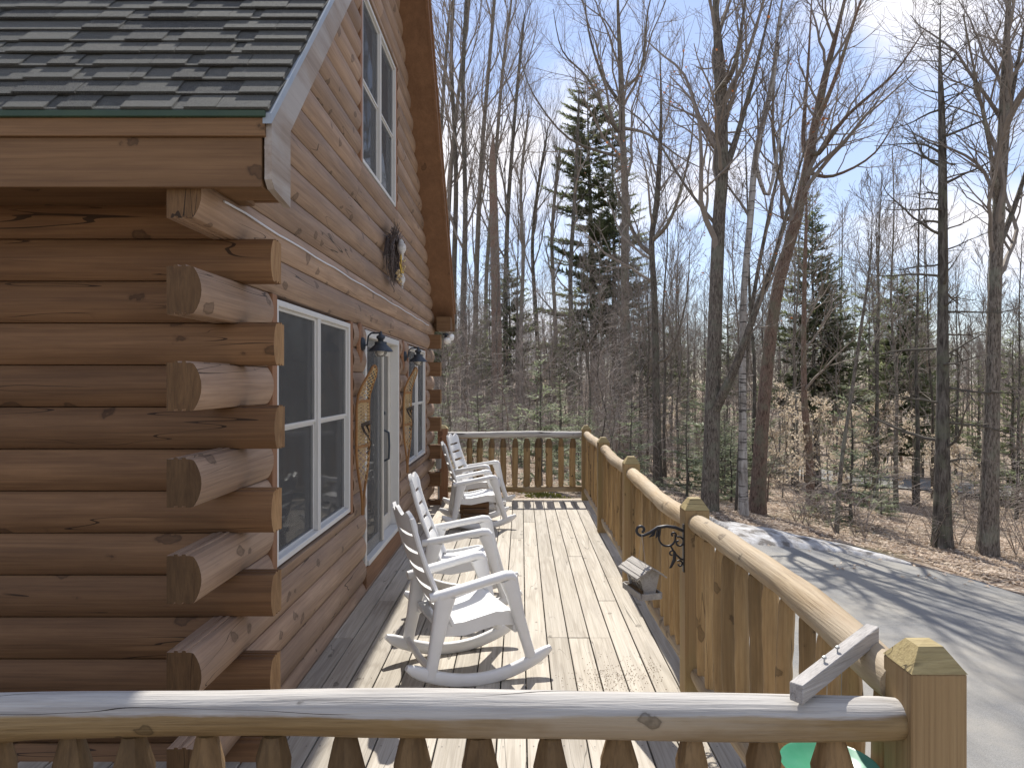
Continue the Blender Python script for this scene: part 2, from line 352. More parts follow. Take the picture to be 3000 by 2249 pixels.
def glass_mat():
    m, nt, b = newmat('dark window glass')
    b.inputs['Base Color'].default_value = (0.012, 0.013, 0.015, 1); b.inputs['Roughness'].default_value = 0.03; b.inputs['Specular IOR Level'].default_value = 0.85
    vec, _ = objvec(nt)
    bp = N(nt, 'ShaderNodeBump', {'Height': noise(nt, vec, 1.4, 2), 'Strength': 0.06, 'Distance': 0.05}); nt.links.new(bp.outputs[0], b.inputs['Normal'])
    return m
M['glass'] = glass_mat()
def clear_glass():
    m, nt, b = newmat('clear lamp glass')
    b.inputs['Base Color'].default_value = (0.95, 0.93, 0.88, 1); b.inputs['Roughness'].default_value = 0.05
    b.inputs['Transmission Weight'].default_value = 0.85; b.inputs['IOR'].default_value = 1.3
    return m
M['globe'] = clear_glass()
def screen_mat():
    m, nt, b = newmat('insect screen mesh')
    b.inputs['Base Color'].default_value = (0.13, 0.13, 0.125, 1); b.inputs['Roughness'].default_value = 0.7
    tr = nt.nodes.new('ShaderNodeBsdfTransparent'); mx = nt.nodes.new('ShaderNodeMixShader'); mx.inputs[0].default_value = 0.30
    out = [n for n in nt.nodes if n.type == 'OUTPUT_MATERIAL'][0]
    nt.links.new(tr.outputs[0], mx.inputs[1]); nt.links.new(b.outputs[0], mx.inputs[2]); nt.links.new(mx.outputs[0], out.inputs['Surface'])
    return m
M['screen'] = screen_mat()
def shingle_mat():
    m, nt, b = newmat('asphalt shingle')
    vec, rd = objvec(nt)
    n = noise(nt, vec, 260, 3, 0.7)
    tone = ramp(nt, rd, [(0.0, (0.055, 0.06, 0.06)), (0.45, (0.115, 0.12, 0.108)), (1.0, (0.19, 0.193, 0.172))])
    c = mixc(nt, ramp(nt, n, [(0.4, 0.0), (0.7, 1.0)]), tone, (0.30, 0.29, 0.26))
    nl = noise(nt, vec, 5, 4); c = mixc(nt, mth(nt, 'MULTIPLY', nl, 0.4), c, (0.07, 0.072, 0.08))
    nt.links.new(c, b.inputs['Base Color']); b.inputs['Roughness'].default_value = 0.95; b.inputs['Specular IOR Level'].default_value = 0.2
    bp = N(nt, 'ShaderNodeBump', {'Height': n, 'Strength': 1.0, 'Distance': 0.02}); nt.links.new(bp.outputs[0], b.inputs['Normal'])
    return m
M['shingle'] = shingle_mat()
def bark(name, lo, hi, dk, sc=34.0, zs=0.22, lichen=None, bands=None, bump=0.8):
    m, nt, b = newmat(name)
    vec, rd = objvec(nt)
    n = noise(nt, scaled(nt, vec, (sc, sc, sc * zs)), 1.0, 8, 0.68, 0.6)
    c = ramp(nt, n, [(0.36, dk), (0.48, lo), (0.64, hi)])
    if lichen: c = mixc(nt, mth(nt, 'MULTIPLY', ramp(nt, noise(nt, vec, 2.3, 5, 0.6), [(0.5, 0.0), (0.62, 1.0)]), 0.55), c, lichen)
    if bands:
        nb = noise(nt, scaled(nt, vec, (2.2, 2.2, 16.0)), 1.0, 4, 0.6); c = mixc(nt, ramp(nt, nb, [(0.56, 0.0), (0.62, 1.0)]), c, bands)
    hv = N(nt, 'ShaderNodeHueSaturation', {'Color': c}); nt.links.new(mth(nt, 'ADD', mth(nt, 'MULTIPLY', rd, 0.5), 0.75), hv.inputs['Value'])
    nt.links.new(hv.outputs[0], b.inputs['Base Color']); b.inputs['Roughness'].default_value = 0.9; b.inputs['Specular IOR Level'].default_value = 0.15
    bp = N(nt, 'ShaderNodeBump', {'Height': n, 'Strength': bump, 'Distance': 0.03}); nt.links.new(bp.outputs[0], b.inputs['Normal'])
    return m
M['bark'] = bark('grey maple bark', (0.14, 0.118, 0.096), (0.27, 0.235, 0.195), (0.05, 0.041, 0.033), lichen=(0.22, 0.225, 0.17))
M['bark_red'] = bark('red brown bark', (0.19, 0.13, 0.098), (0.31, 0.225, 0.175), (0.08, 0.052, 0.04), lichen=(0.20, 0.20, 0.14))
M['bark_dark'] = bark('dark spruce bark', (0.105, 0.092, 0.077), (0.20, 0.18, 0.152), (0.045, 0.038, 0.032), sc=14, lichen=(0.17, 0.175, 0.12))
M['bark_birch'] = bark('pale birch bark', (0.30, 0.275, 0.245), (0.42, 0.395, 0.36), (0.16, 0.14, 0.12), sc=7, bands=(0.07, 0.06, 0.055), bump=0.3)
M['brush'] = plain('pale brush twig', (0.31, 0.26, 0.22), 0.7, spec=0.4, nscale=2, namt=0.7, col2=(0.17, 0.135, 0.11))
M['branch'] = plain('bare branch', (0.225, 0.19, 0.16), 0.85, spec=0.25, var=0.25, nscale=3, namt=0.6, col2=(0.30, 0.265, 0.225))
M['branch_dark'] = plain('dead spruce twig', (0.13, 0.115, 0.098), 0.9, spec=0.15, var=0.2, nscale=3, namt=0.5, col2=(0.16, 0.15, 0.11))
def leaf_mat(name, a, b_, trans=0.3, ns=1.2):
    m, nt, b = newmat(name)
    vec, rd = objvec(nt)
    geo = N(nt, 'ShaderNodeNewGeometry').outputs['Random Per Island']
    f = mth(nt, 'ADD', mth(nt, 'MULTIPLY', geo, 0.6), mth(nt, 'MULTIPLY', noise(nt, vec, ns, 3), 0.4))
    c = ramp(nt, f, [(0.15, a), (0.8, b_)])
    nt.links.new(c, b.inputs['Base Color']); b.inputs['Roughness'].default_value = 0.6; b.inputs['Specular IOR Level'].default_value = 0.25
    tl = nt.nodes.new('ShaderNodeBsdfTranslucent'); nt.links.new(c, tl.inputs['Color'])
    mx = nt.nodes.new('ShaderNodeMixShader'); mx.inputs[0].default_value = trans
    out = [n for n in nt.nodes if n.type == 'OUTPUT_MATERIAL'][0]
    nt.links.new(b.outputs[0], mx.inputs[1]); nt.links.new(tl.outputs[0], mx.inputs[2]); nt.links.new(mx.outputs[0], out.inputs['Surface'])
    return m
M['needle'] = leaf_mat('spruce needles', (0.11, 0.13, 0.065), (0.24, 0.26, 0.135), 0.58)
M['needle_pale'] = leaf_mat('young fir needles', (0.17, 0.205, 0.115), (0.33, 0.355, 0.22), 0.5)
M['beech_leaf'] = leaf_mat('withered beech leaves', (0.50, 0.40, 0.275), (0.76, 0.66, 0.52), 0.45)
M['litter'] = leaf_mat('fallen leaves', (0.34, 0.24, 0.165), (0.74, 0.62, 0.49), 0.35)
M['red_leaf'] = leaf_mat('last red leaves', (0.30, 0.10, 0.04), (0.45, 0.18, 0.07), 0.4)
M['moss'] = leaf_mat('moss', (0.10, 0.11, 0.02), (0.28, 0.26, 0.05), 0.1, ns=14)
def ground_mat():
    m, nt, b = newmat('forest floor')
    vec = N(nt, 'ShaderNodeTexCoord').outputs['Object']
    vo = N(nt, 'ShaderNodeTexVoronoi', {'Vector': vec, 'Scale': 11.0, 'Randomness': 1.0})
    sep = N(nt, 'ShaderNodeSeparateColor', {0: vo.outputs['Color']})
    c = ramp(nt, sep.outputs[0], [(0.0, (0.20, 0.14, 0.10)), (0.5, (0.36, 0.275, 0.205)), (0.85, (0.5, 0.41, 0.32)), (1.0, (0.6, 0.52, 0.43))])
    n1 = noise(nt, vec, 0.55, 6, 0.6); c = mixc(nt, mth(nt, 'MULTIPLY', ramp(nt, n1, [(0.45, 0.0), (0.62, 1.0)]), 0.7), c, (0.09, 0.07, 0.045))
    n2 = noise(nt, vec, 0.22, 4, 0.6); c = mixc(nt, mth(nt, 'MULTIPLY', ramp(nt, n2, [(0.56, 0.0), (0.66, 1.0)]), 0.5), c, (0.10, 0.12, 0.045))
    n3 = noise(nt, vec, 40, 3, 0.6); c = mixc(nt, mth(nt, 'MULTIPLY', ramp(nt, n3, [(0.3, 1.0), (0.5, 0.0)]), 0.5), c, (0.05, 0.03, 0.02))
    nt.links.new(c, b.inputs['Base Color']); b.inputs['Roughness'].default_value = 0.95; b.inputs['Specular IOR Level'].default_value = 0.15
    h = mth(nt, 'ADD', vo.outputs['Distance'], n3)
    bp = N(nt, 'ShaderNodeBump', {'Height': h, 'Strength': 0.9, 'Distance': 0.05}); nt.links.new(bp.outputs[0], b.inputs['Normal'])
    return m
M['ground'] = ground_mat()
def asphalt_mat(name, base, dusty, amt):
    m, nt, b = newmat(name)
    vec = N(nt, 'ShaderNodeTexCoord').outputs['Object']
    n = noise(nt, vec, 130, 3, 0.7); c = ramp(nt, n, [(0.3, tuple(x * 0.6 for x in base)), (0.7, tuple(x * 1.5 for x in base))])
    n1 = noise(nt, vec, 0.7, 6, 0.65); c = mixc(nt, mth(nt, 'MULTIPLY', ramp(nt, n1, [(0.4, 0.0), (0.6, 1.0)]), amt), c, dusty)
    n2 = noise(nt, scaled(nt, vec, (2.5, 0.5, 1)), 1.0, 5, 0.6); c = mixc(nt, mth(nt, 'MULTIPLY', ramp(nt, n2, [(0.52, 0.0), (0.7, 1.0)]), 0.45), c, tuple(x * 0.55 for x in base))
    nt.links.new(c, b.inputs['Base Color']); b.inputs['Roughness'].default_value = 0.85; b.inputs['Specular IOR Level'].default_value = 0.3
    bp = N(nt, 'ShaderNodeBump', {'Height': n, 'Strength': 0.6, 'Distance': 0.01}); nt.links.new(bp.outputs[0], b.inputs['Normal'])
    return m
M['asphalt'] = asphalt_mat('worn grey asphalt', (0.20, 0.197, 0.19), (0.32, 0.295, 0.25), 0.6)
M['gravel'] = asphalt_mat('pale gravel road', (0.19, 0.185, 0.172), (0.26, 0.245, 0.22), 0.6)
def snow_mat():
    m, nt, b = newmat('dirty old snow')
    vec = N(nt, 'ShaderNodeTexCoord').outputs['Object']
    n = noise(nt, vec, 3.5, 8, 0.7); c = ramp(nt, n, [(0.40, (0.13, 0.115, 0.10)), (0.50, (0.38, 0.365, 0.35)), (0.66, (0.58, 0.585, 0.595))])
    n2 = noise(nt, vec, 28, 4, 0.7); c = mixc(nt, mth(nt, 'MULTIPLY', ramp(nt, n2, [(0.58, 0.0), (0.66, 1.0)]), 0.7), c, (0.13, 0.10, 0.08))
    nt.links.new(c, b.inputs['Base Color']); b.inputs['Roughness'].default_value = 0.75
    bp = N(nt, 'ShaderNodeBump', {'Height': n2, 'Strength': 0.6, 'Distance': 0.03}); nt.links.new(bp.outputs[0], b.inputs['Normal'])
    return m
M['snow'] = snow_mat()

# ---------------------------------------------------------------- setting: terrain, driveway, road, snow
def sstep(a, b, x):
    t = min(1, max(0, (x - a) / (b - a))); return t * t * (3 - 2 * t)
def lump(x, y): return (math.sin(x * 0.9 + 1.3 * math.sin(y * 0.37)) * math.cos(y * 0.71 + 0.5 * x) * 0.5 + math.sin(x * 2.3 + y * 1.7) * math.cos(y * 2.9 - x) * 0.22)
def on_drive(x, y):
    return x > 0.9 and x < 14 and y < drive_edge(x) + 0.6
def base_h(x, y):
    yc = max(-12, min(y, 55)); xc = min(x, 20) + max(0, min(x - 20, 40)) * 0.35
    sl = 0.12 * xc if x > 0 else 0.05 * max(x, -60)
    return CAM_Z - (2.0 + 0.04 * yc + sl) + sstep(80, 230, y) * 7
EDGE = [(1500, 1120), (1560, 1152), (1680, 1166), (1800, 1184), (1950, 1216), (2100, 1252), (2212, 1285), (2330, 1330)]
def ray_hit(px, py):
    d = 2.0
    while d < 400:
        p = at(px, py, d)
        if p.z <= base_h(p.x, p.y): return p
        d += 0.02 if d < 40 else 0.2
    return p
EDGE_W = sorted([(p.x, p.y) for p in (ray_hit(*e) for e in EDGE)])
def drive_edge(x):
    E = EDGE_W
    if x <= E[0][0]: return E[0][1] + 0.6
    for (xa, ya), (xb, yb) in zip(E, E[1:]):
        if x <= xb: return ya + (yb - ya) * (x - xa) / max(1e-6, xb - xa)
    return E[-1][1] - (x - E[-1][0]) * 1.6
def ground_z(x, y):
    z = base_h(x, y)
    k = 1.0
    if x > -3 and x < 16: k = sstep(0.0, 3.0, y - drive_edge(max(x, 1.2))) if y < 30 else 1.0
    a = 0.16 + 0.25 * sstep(25, 60, y)
    return z + lump(x, y) * a * k
def hit(px, py):
    d = 2.0
    while d < 300:
        p = at(px, py, d)
        if p.z <= ground_z(p.x, p.y): return p
        d += 0.02 if d < 40 else 0.15
    return p
def grid_axis(pts):
    out = []
    for (a, b_, s) in pts:
        v = a
        while v < b_ - 1e-6: out.append(v); v += s
    out.append(pts[-1][1]); return out
def sheet(name, xs, ys, fz, mat, parent=None):
    vs = [(x, y, fz(x, y)) for y in ys for x in xs]; n = len(xs)
    fs = [(j * n + i, j * n + i + 1, (j + 1) * n + i + 1, (j + 1) * n + i) for j in range(len(ys) - 1) for i in range(n - 1)]
    me = bpy.data.meshes.new(name); me.from_pydata(vs, [], fs); me.materials.append(mat); me.polygons.foreach_set('use_smooth', [True] * len(fs)); me.update()
    return link_mesh(name, me, parent)
gx = grid_axis([(-300, -60, 20), (-60, -12, 2.5), (-12, 26, 0.5), (26, 60, 2), (60, 300, 20)])
gy = grid_axis([(-60, -12, 6), (-12, 40, 0.5), (40, 110, 2), (110, 420, 10)])
tag(sheet('ground', gx, gy, ground_z, M['ground']), kind='structure')
# driveway: columns from the deck to the curved far edge, a sheet over the ground
nx, ny = 60, 70
vs, fs = [], []
for i in range(nx + 1):
    x = 1.14 + (14.0 - 1.14) * i / nx; ye = drive_edge(x) + 0.10 * math.sin(x * 5.1) + 0.06 * math.sin(x * 13)
    for j in range(ny + 1):
        y = -10 + (ye + 10) * (j / ny); vs.append((x, y, ground_z(x, y) + 0.03 - 0.022 * (j == ny)))
for i in range(nx):
    for j in range(ny): fs.append((i * (ny + 1) + j, (i + 1) * (ny + 1) + j, (i + 1) * (ny + 1) + j + 1, i * (ny + 1) + j + 1))
me = bpy.data.meshes.new('driveway'); me.from_pydata(vs, [], fs); me.materials.append(M['asphalt']); me.polygons.foreach_set('use_smooth', [True] * len(fs)); me.update()
tag(link_mesh('driveway', me), kind='structure')
# far gravel road crossing below the wood
rp = [(-14.0, 62.0), (-6.0, 60.0), (2.0, 56.0), (9.0, 51.0), (15.0, 46.0), (21.0, 41.5), (28.0, 37.5), (40.0, 33.0), (60.0, 28.0)]
vs, fs = [], []
pts = []
for (a, b_) in zip(rp, rp[1:]):
    for k in range(10): pts.append((a[0] + (b_[0] - a[0]) * k / 10, a[1] + (b_[1] - a[1]) * k / 10))
for i, (x, y) in enumerate(pts):
    for k in range(5):
        o = (k - 2) * 1.15; vs.append((x + o * 0.45, y + o * 0.9, base_h(x, y) + 0.30 + 0.0 * k))
for i in range(len(pts) - 1):
    for k in range(4): fs.append((i * 5 + k, (i + 1) * 5 + k, (i + 1) * 5 + k + 1, i * 5 + k + 1))
me = bpy.data.meshes.new('road'); me.from_pydata(vs, [], fs); me.materials.append(M['gravel']); me.update()
tag(link_mesh('road', me), kind='structure')
# remnant snow bank along the end of the driveway
vs, fs = [], []
SN = 56
for i in range(SN + 1):
    x = EDGE_W[0][0] - 0.8 + (EDGE_W[0][0] * 0 + 4.0) * i / SN
    ye = drive_edge(x) - 0.15; wdt = (1.75 * (1 - i / SN) ** 0.7 + 0.12)
    for j in range(13):
        t = j / 12; y = ye - wdt * 0.75 + wdt * 1.6 * t
        hgt = math.sin(math.pi * t) ** 0.7 * (0.24 * (1 - i / SN) ** 0.6 + 0.02) * (0.75 + 0.5 * abs(lump(x * 2.2, y * 2.6))) if 0 < j < 12 else -0.08
        vs.append((x + 0.05 * lump(x * 5, y * 5), y, ground_z(x, y) + 0.035 + hgt))
for i in range(SN):
    for j in range(12): fs.append((i * 13 + j, (i + 1) * 13 + j, (i + 1) * 13 + j + 1, i * 13 + j + 1))
me = bpy.data.meshes.new('snow_bank'); me.from_pydata(vs, [], fs); me.materials.append(M['snow']); me.polygons.foreach_set('use_smooth', [True] * len(fs)); me.update()
tag(link_mesh('snow_bank', me), 'dirty old snow heaped along the far end of the driveway', 'snow', kind='stuff')

# ---------------------------------------------------------------- deck
WALL_X, WALL_IN = -1.345, -1.492           # outermost bulge of the gable logs / their inner face
deck = thing('deck', 'weathered grey plank deck under the white rocking chairs', 'deck', (0, 0, 0))
DR = random.Random(3)
def deck_board(x0, x1, y0, y1):
    m = MB(); dz = DR.uniform(-0.002, 0.002); m.bbox(x0, x1, y0, y1, -0.034 + dz, dz, 0.003)
    m.build('deck_board', M['deck'], deck, angle=20)
PITCH, GAP = 0.1525, 0.0075
xk = [1.092 - PITCH * i for i in range(31)]
for i, xr in enumerate(xk):
    x0, x1 = xr - PITCH + GAP, xr
    y0, yend = 1.72, 10.90
    if x1 < -1.33: yend = 3.46
    elif x0 < WALL_X + 0.02: x0 = WALL_X + 0.006
    cuts = [y0]
    if yend > 5:
        opts = [3.1, 5.05, 6.6, 8.25] if i % 2 else [3.9, 5.9, 7.4, 9.2]
        ks = DR.sample(opts, 2); ks.sort()
        if i in (3, 4, 5, 9): ks = [5.05, 7.4] if i != 4 else [5.05, 8.25]
        cuts += ks
    cuts.append(yend)
    for a, b_ in zip(cuts, cuts[1:]): deck_board(x0, x1, a + 0.002, b_ - 0.002)
m = MB(); m.bbox(-1.34, 1.10, 10.903, 11.05, -0.034, 0.004, 0.004); m.build('deck_edge_board', M['deck_x'], deck)
m = MB(); m.box(1.10, 1.14, 1.70, 11.05, -0.30, -0.002); m.build('rim_joist', M['post'], deck)
m = MB(); m.box(-3.6, 1.10, 1.68, 1.716, -0.30, -0.002); m.build('rim_joist', M['deck_x'], deck)
for k in range(23):
    y = 1.9 + k * 0.406; x1 = 1.09; x0 = -1.34 if y > 3.4 else -3.5
    m = MB(); m.box(x0, x1, y, y + 0.04, -0.24, -0.04); m.build('joist', M['dark'], deck, smooth=False)
m = MB()                                                    # nail heads, two per board on every joist
for i, xr in enumerate(xk[:16]):
    for k in range(23):
        y = 1.92 + k * 0.406
        for fx in (0.03, PITCH - GAP - 0.03):
            if DR.random() < 0.85:
                cx, cy = xr - fx, y + DR.uniform(-0.008, 0.008)
                if cx > WALL_X + 0.03: m.add([(cx + 0.0035 * math.cos(a), cy + 0.0035 * math.sin(a), 0.0032) for a in (0, 1.05, 2.1, 3.14, 4.19, 5.24)], [(0, 1, 2, 3, 4, 5)])
o = m.build('nail_heads', M['black_iron'], deck, smooth=False, recalc=False); o['kind'] = 'stuff'

# ---------------------------------------------------------------- railings
RR = random.Random(11)
def log_rail(name, a, b_, r, parent, mat, bend=(0, 0, 0), n=16, k=36, seed=0, taper=0.0):
    q = random.Random(seed); A, B = Vector(a), Vector(b_); bd = Vector(bend)
    ph = [q.uniform(0, 6.28) for _ in range(6)]; pts, rad = [], []
    T = (B - A).normalized(); U = T.cross(Vector((0, 0, 1))).normalized(); W = U.cross(T)
    bumps = [(q.uniform(0.05, 0.95), q.uniform(0.05, 0.13), q.uniform(0, 6.28)) for _ in range(int((B - A).length * 3.0))]
    for i in range(k + 1):
        t = i / k
        p = A + (B - A) * t + bd * math.sin(math.pi * t) + W * (0.006 * math.sin(t * 9 + ph[0])) + U * (0.006 * math.sin(t * 7 + ph[1]))
        pts.append(p); rad.append(r * (1 + 0.035 * math.sin(t * 13 + ph[2]) + 0.03 * math.sin(t * 29 + ph[3]) + taper * (0.5 - t)))
    rad[0] *= 0.93; rad[-1] *= 0.93
    def wob(i, j):
        t = i / k; a = 6.2832 * j / n; s = 1.0 + 0.02 * math.sin(3 * a + ph[4] + t * 4)
        for (bt, am, ba) in bumps:
            dt = (t - bt) * (B - A).length / 0.07
            if abs(dt) < 2: s += am * math.exp(-dt * dt) * max(0, math.cos(a - ba)) ** 3
        return s
    m = MB(); m.tube(pts, rad, n, wob=wob); return m.build(name, mat, parent, angle=60)
def baluster_mesh(seed, k=1.0):
    q = random.Random(seed); r = q.uniform(0.044, 0.052) * k; n = 14
    z0, z1 = 0.155, 0.935
    tip0, tip1 = q.uniform(0.055, 0.08), q.uniform(0.06, 0.095)
    prof = [(0.026, z0), (0.029, z0 + 0.02), (r * 0.97, z0 + tip0 + 0.01)]
    for i in range(1, 12): prof.append((r * (1 + 0.06 * math.sin(i * q.uniform(0.8, 1.4) + seed)), z0 + tip0 + 0.01 + (z1 - z0 - tip0 - tip1 - 0.02) * i / 12))
    prof += [(r * 0.98, z1 - tip1), (0.033, z1 - 0.02), (0.028, z1)]
    ph = q.uniform(0, 6.28); fl = q.uniform(0.82, 1.0); bx, by = q.uniform(-0.01, 0.01), q.uniform(-0.01, 0.01)
    facets = q.choice([4, 5, 6])
    def wob(i, j):
        a = 6.2832 * j / n; w = 1 + 0.035 * math.sin(2 * a + ph) + 0.03 * math.sin(3 * a + ph * 2 + i * 0.5)
        if i in (1, 2, len(prof) - 3, len(prof) - 2): w *= 1 + 0.10 * math.cos(facets * a + ph)
        return w
    m = MB(); m.lathe(prof, n, wob=wob, sx=1.0, sy=fl)
    m.v = [(x + bx * math.sin(math.pi * (z - z0) / (z1 - z0)), y + by * math.sin(math.pi * (z - z0) / (z1 - z0)), z) for (x, y, z) in m.v]
    nr = len(prof)
    m.m = [1 if (f >= (nr - 4) * n and f < (nr - 1) * n) else 0 for f in range(len(m.f))]
    return m.mesh('baluster', [M['baluster'], M['baluster_tip'] if k == 1.0 else M['baluster']], True, 40, True)
BAL = [baluster_mesh(50 + i) for i in range(9)]
BAL_S = [baluster_mesh(70 + i, 0.76) for i in range(9)]
def baluster(x, y, parent, dz=0.0, turn=0.0):
    me = RR.choice(BAL_S if turn else BAL); return link_mesh('baluster', me, parent, (x, y, dz), (RR.uniform(-0.012, 0.012), RR.uniform(-0.012, 0.012), turn + RR.gauss(0, 0.35) + RR.choice((0, math.pi))))
def post(parent, x, y, w=0.14, z0=-0.5, zc=1.085, za=1.15, mats=None, top=0.45):
    m = MB(); b = 0.004
    m.bbox(x - w / 2, x + w / 2, y - w / 2, y + w / 2, z0, zc, b)
    h = w / 2; t = h * top
    p = m.build('post', mats or M['post'], parent, angle=20)
    c = MB(); h2 = h + 0.0005
    c.add([(x - h2, y - h2, zc + 0.0005), (x + h2, y - h2, zc + 0.0005), (x + h2, y + h2, zc + 0.0005), (x - h2, y + h2, zc + 0.0005), (x - t, y - t, za - 0.004), (x + t, y - t, za - 0.004), (x + t, y + t, za - 0.004), (x - t, y + t, za - 0.004),
           (x, y, za)], [(0, 1, 5, 4), (1, 2, 6, 5), (2, 3, 7, 6), (3, 0, 4, 7), (3, 2, 1, 0), (4, 5, 8), (5, 6, 8), (6, 7, 8), (7, 4, 8)])
    c.build('post_top', M['post_cap'], p, smooth=False)
    return p
side = thing('deck_railing', 'long log railing between the deck and the driveway, with five square posts', 'railing', (1.0, 6.3, 0))
side.location = (0, 0, 0)
PY = [1.872, 4.12, 6.40, 8.61, 10.94]; PX = [1.062, 1.005, 0.99, 0.995, 1.0]
for i in range(5): post(side, PX[i], PY[i], w=0.142 if i == 0 else 0.14, zc=1.085 - (0.008 if i == 0 else 0.0), za=1.15 - (0.012 if i == 0 else 0))
bend = [(0.0, 0, 0.035), (0.0, 0, -0.03), (0.01, 0, -0.02), (0, 0, 0.01)]
for i in range(4):
    ya, yb = PY[i] + 0.07, PY[i + 1] - 0.07
    xa, xb = PX[i] - (0.03 if i == 0 else 0), PX[i + 1]
    log_rail('top_rail', (xa, ya - 0.01, 1.0), (xb, yb + 0.01, 1.005), 0.056, side, M['rail_y'], bend[i], seed=20 + i, taper=0.12 if i == 0 else 0.05)
    log_rail('bottom_rail', (xa, ya - 0.01, 0.15), (xb, yb + 0.01, 0.15), 0.043, side, M['rail_y'], (0, 0, 0.01 * (-1) ** i), n=12, seed=40 + i)
    nb = int(round((yb - ya) / 0.176)); 
    for k in range(nb):
        t = (k + 0.5) / nb; y = ya + (yb - ya) * t
        baluster(xa + (xb - xa) * t + RR.uniform(-0.006, 0.006), y, side, bend[i][2] * math.sin(math.pi * t) * 0.8 + 0.022, math.pi / 2)
front = thing('deck_railing', 'log railing nearest the viewer across the bottom of the photo', 'railing', (0, 0, 0))
log_rail('top_rail', (-3.2, 1.872, 0.932), (PX[0] - 0.068, 1.872, 0.940), 0.0575, front, M['rail_x'], (0, 0, 0.004), n=20, k=90, seed=7)
log_rail('bottom_rail', (-3.2, 1.872, 0.15), (PX[0] - 0.068, 1.872, 0.15), 0.043, front, M['rail_x'], (0, 0, 0.0), n=12, k=60, seed=8)
for k in range(20):
    px = 1790 - 149.3 * k; baluster((px - VX) * 1.872 / FPX, 1.872, front, -0.045)
far = thing('deck_railing', 'far log railing across the end of the deck behind the chairs', 'railing', (0, 0, 0))
post(far, -1.205, 10.94, w=0.15, zc=1.10, za=1.15, mats=M['trim_z'])
log_rail('top_rail', (-1.13, 10.94, 1.0), (PX[4] - 0.07, 10.94, 1.01), 0.05, far, M['rail_x'], (0, 0, 0.0), n=12, seed=61)
log_rail('bottom_rail', (-1.13, 10.94, 0.17), (PX[4] - 0.07, 10.94, 0.17), 0.047, far, M['rail_x'], (0, 0, 0.0), n=12, seed=62)
for k in range(11): baluster(-0.99 + 0.178 * k, 10.94, far, 0.01)

# ---------------------------------------------------------------- log cabin
house = thing('log_cabin', 'brown stained log cabin with a shingled roof at the left of the deck', 'house', (0, 0, 0))
LH, Z00 = 0.203, 0.479                     # course height; a course boundary
Y_F, Y_B = 3.40, 10.62                     # outer faces of the two eave walls
TH = 0.147
def log_prof(ta=0.0, tb=1.0, tongues=True):
    """(n, t) outline: n = outward distance measured from the inner face, t = height 0..1 in the course"""
    pts = [(0, ta), ]
    k = 11
    bulge = [((0.098 if (t < 0.004 or t > 0.996) else 0.107 + 0.040 * math.sin(math.pi * t) ** 0.7), t) for t in (ta + (tb - ta) * f_ for f_ in (0, 0.018, 0.05, 0.13, 0.25, 0.38, 0.5, 0.62, 0.75, 0.87, 0.95, 0.982, 1.0))]
    low = []
    if tongues and ta == 0.0: low = [(0.030, 0.0), (0.032, 0.035), (0.046, 0.035), (0.048, 0.0), (0.064, 0.0), (0.066, 0.035), (0.080, 0.035), (0.082, 0.0)]
    up = []
    if tongues and tb == 1.0: up = [(0.082, 1.0), (0.080, 1.035), (0.066, 1.035), (0.064, 1.0), (0.048, 1.0), (0.046, 1.035), (0.032, 1.035), (0.030, 1.0)]
    return pts + low + bulge + up + [(0, tb)]
GROOVE = 0.985
def course_z(k): return Z00 + LH * k
ZE, DE, SL = 2.94, 2.93, 1.05              # eave edge of the roof top surface, slope
Y_R = 7.01                                  # ridge
def roof_z(y): return ZE + (y - DE) * SL if y < Y_R else ZE + (2 * Y_R - DE - y) * SL
VT = 0.26                                   # vertical depth of the roof build-up at the gable
def gable_log(k, y0, y1, ta=0.0, tb=1.0, slope0=False, slope1=False, nm='wall_log'):
    if y1 - y0 < 0.03: return
    zb = course_z(k); pr = log_prof(ta, tb * 1.0)
    def yl(t, y): return max(y, DE + ((zb + t * LH) - (ZE - VT + 0.06)) / SL) if slope0 else y
    def yh(t, y): return min(y, 2 * Y_R - DE - ((zb + t * LH) - (ZE - VT + 0.06)) / SL) if slope1 else y
    m = MB(); m.prism(pr, lambda p: (WALL_IN + p[0], yl(p[1], y0), zb + p[1] * LH), lambda p: (WALL_IN + p[0], yh(p[1], y1), zb + p[1] * LH), 0, 1)
    m.build(nm, [M['log_y'], M['log_end']], house, angle=28)
OPEN = [(3.86, 5.72, 0.765, 2.30), (6.17, 7.92, 0.17, 2.285), (8.46, 10.13, 0.79, 2.275), (5.98, 7.76, 3.685, 5.235)]
HR = random.Random(5)
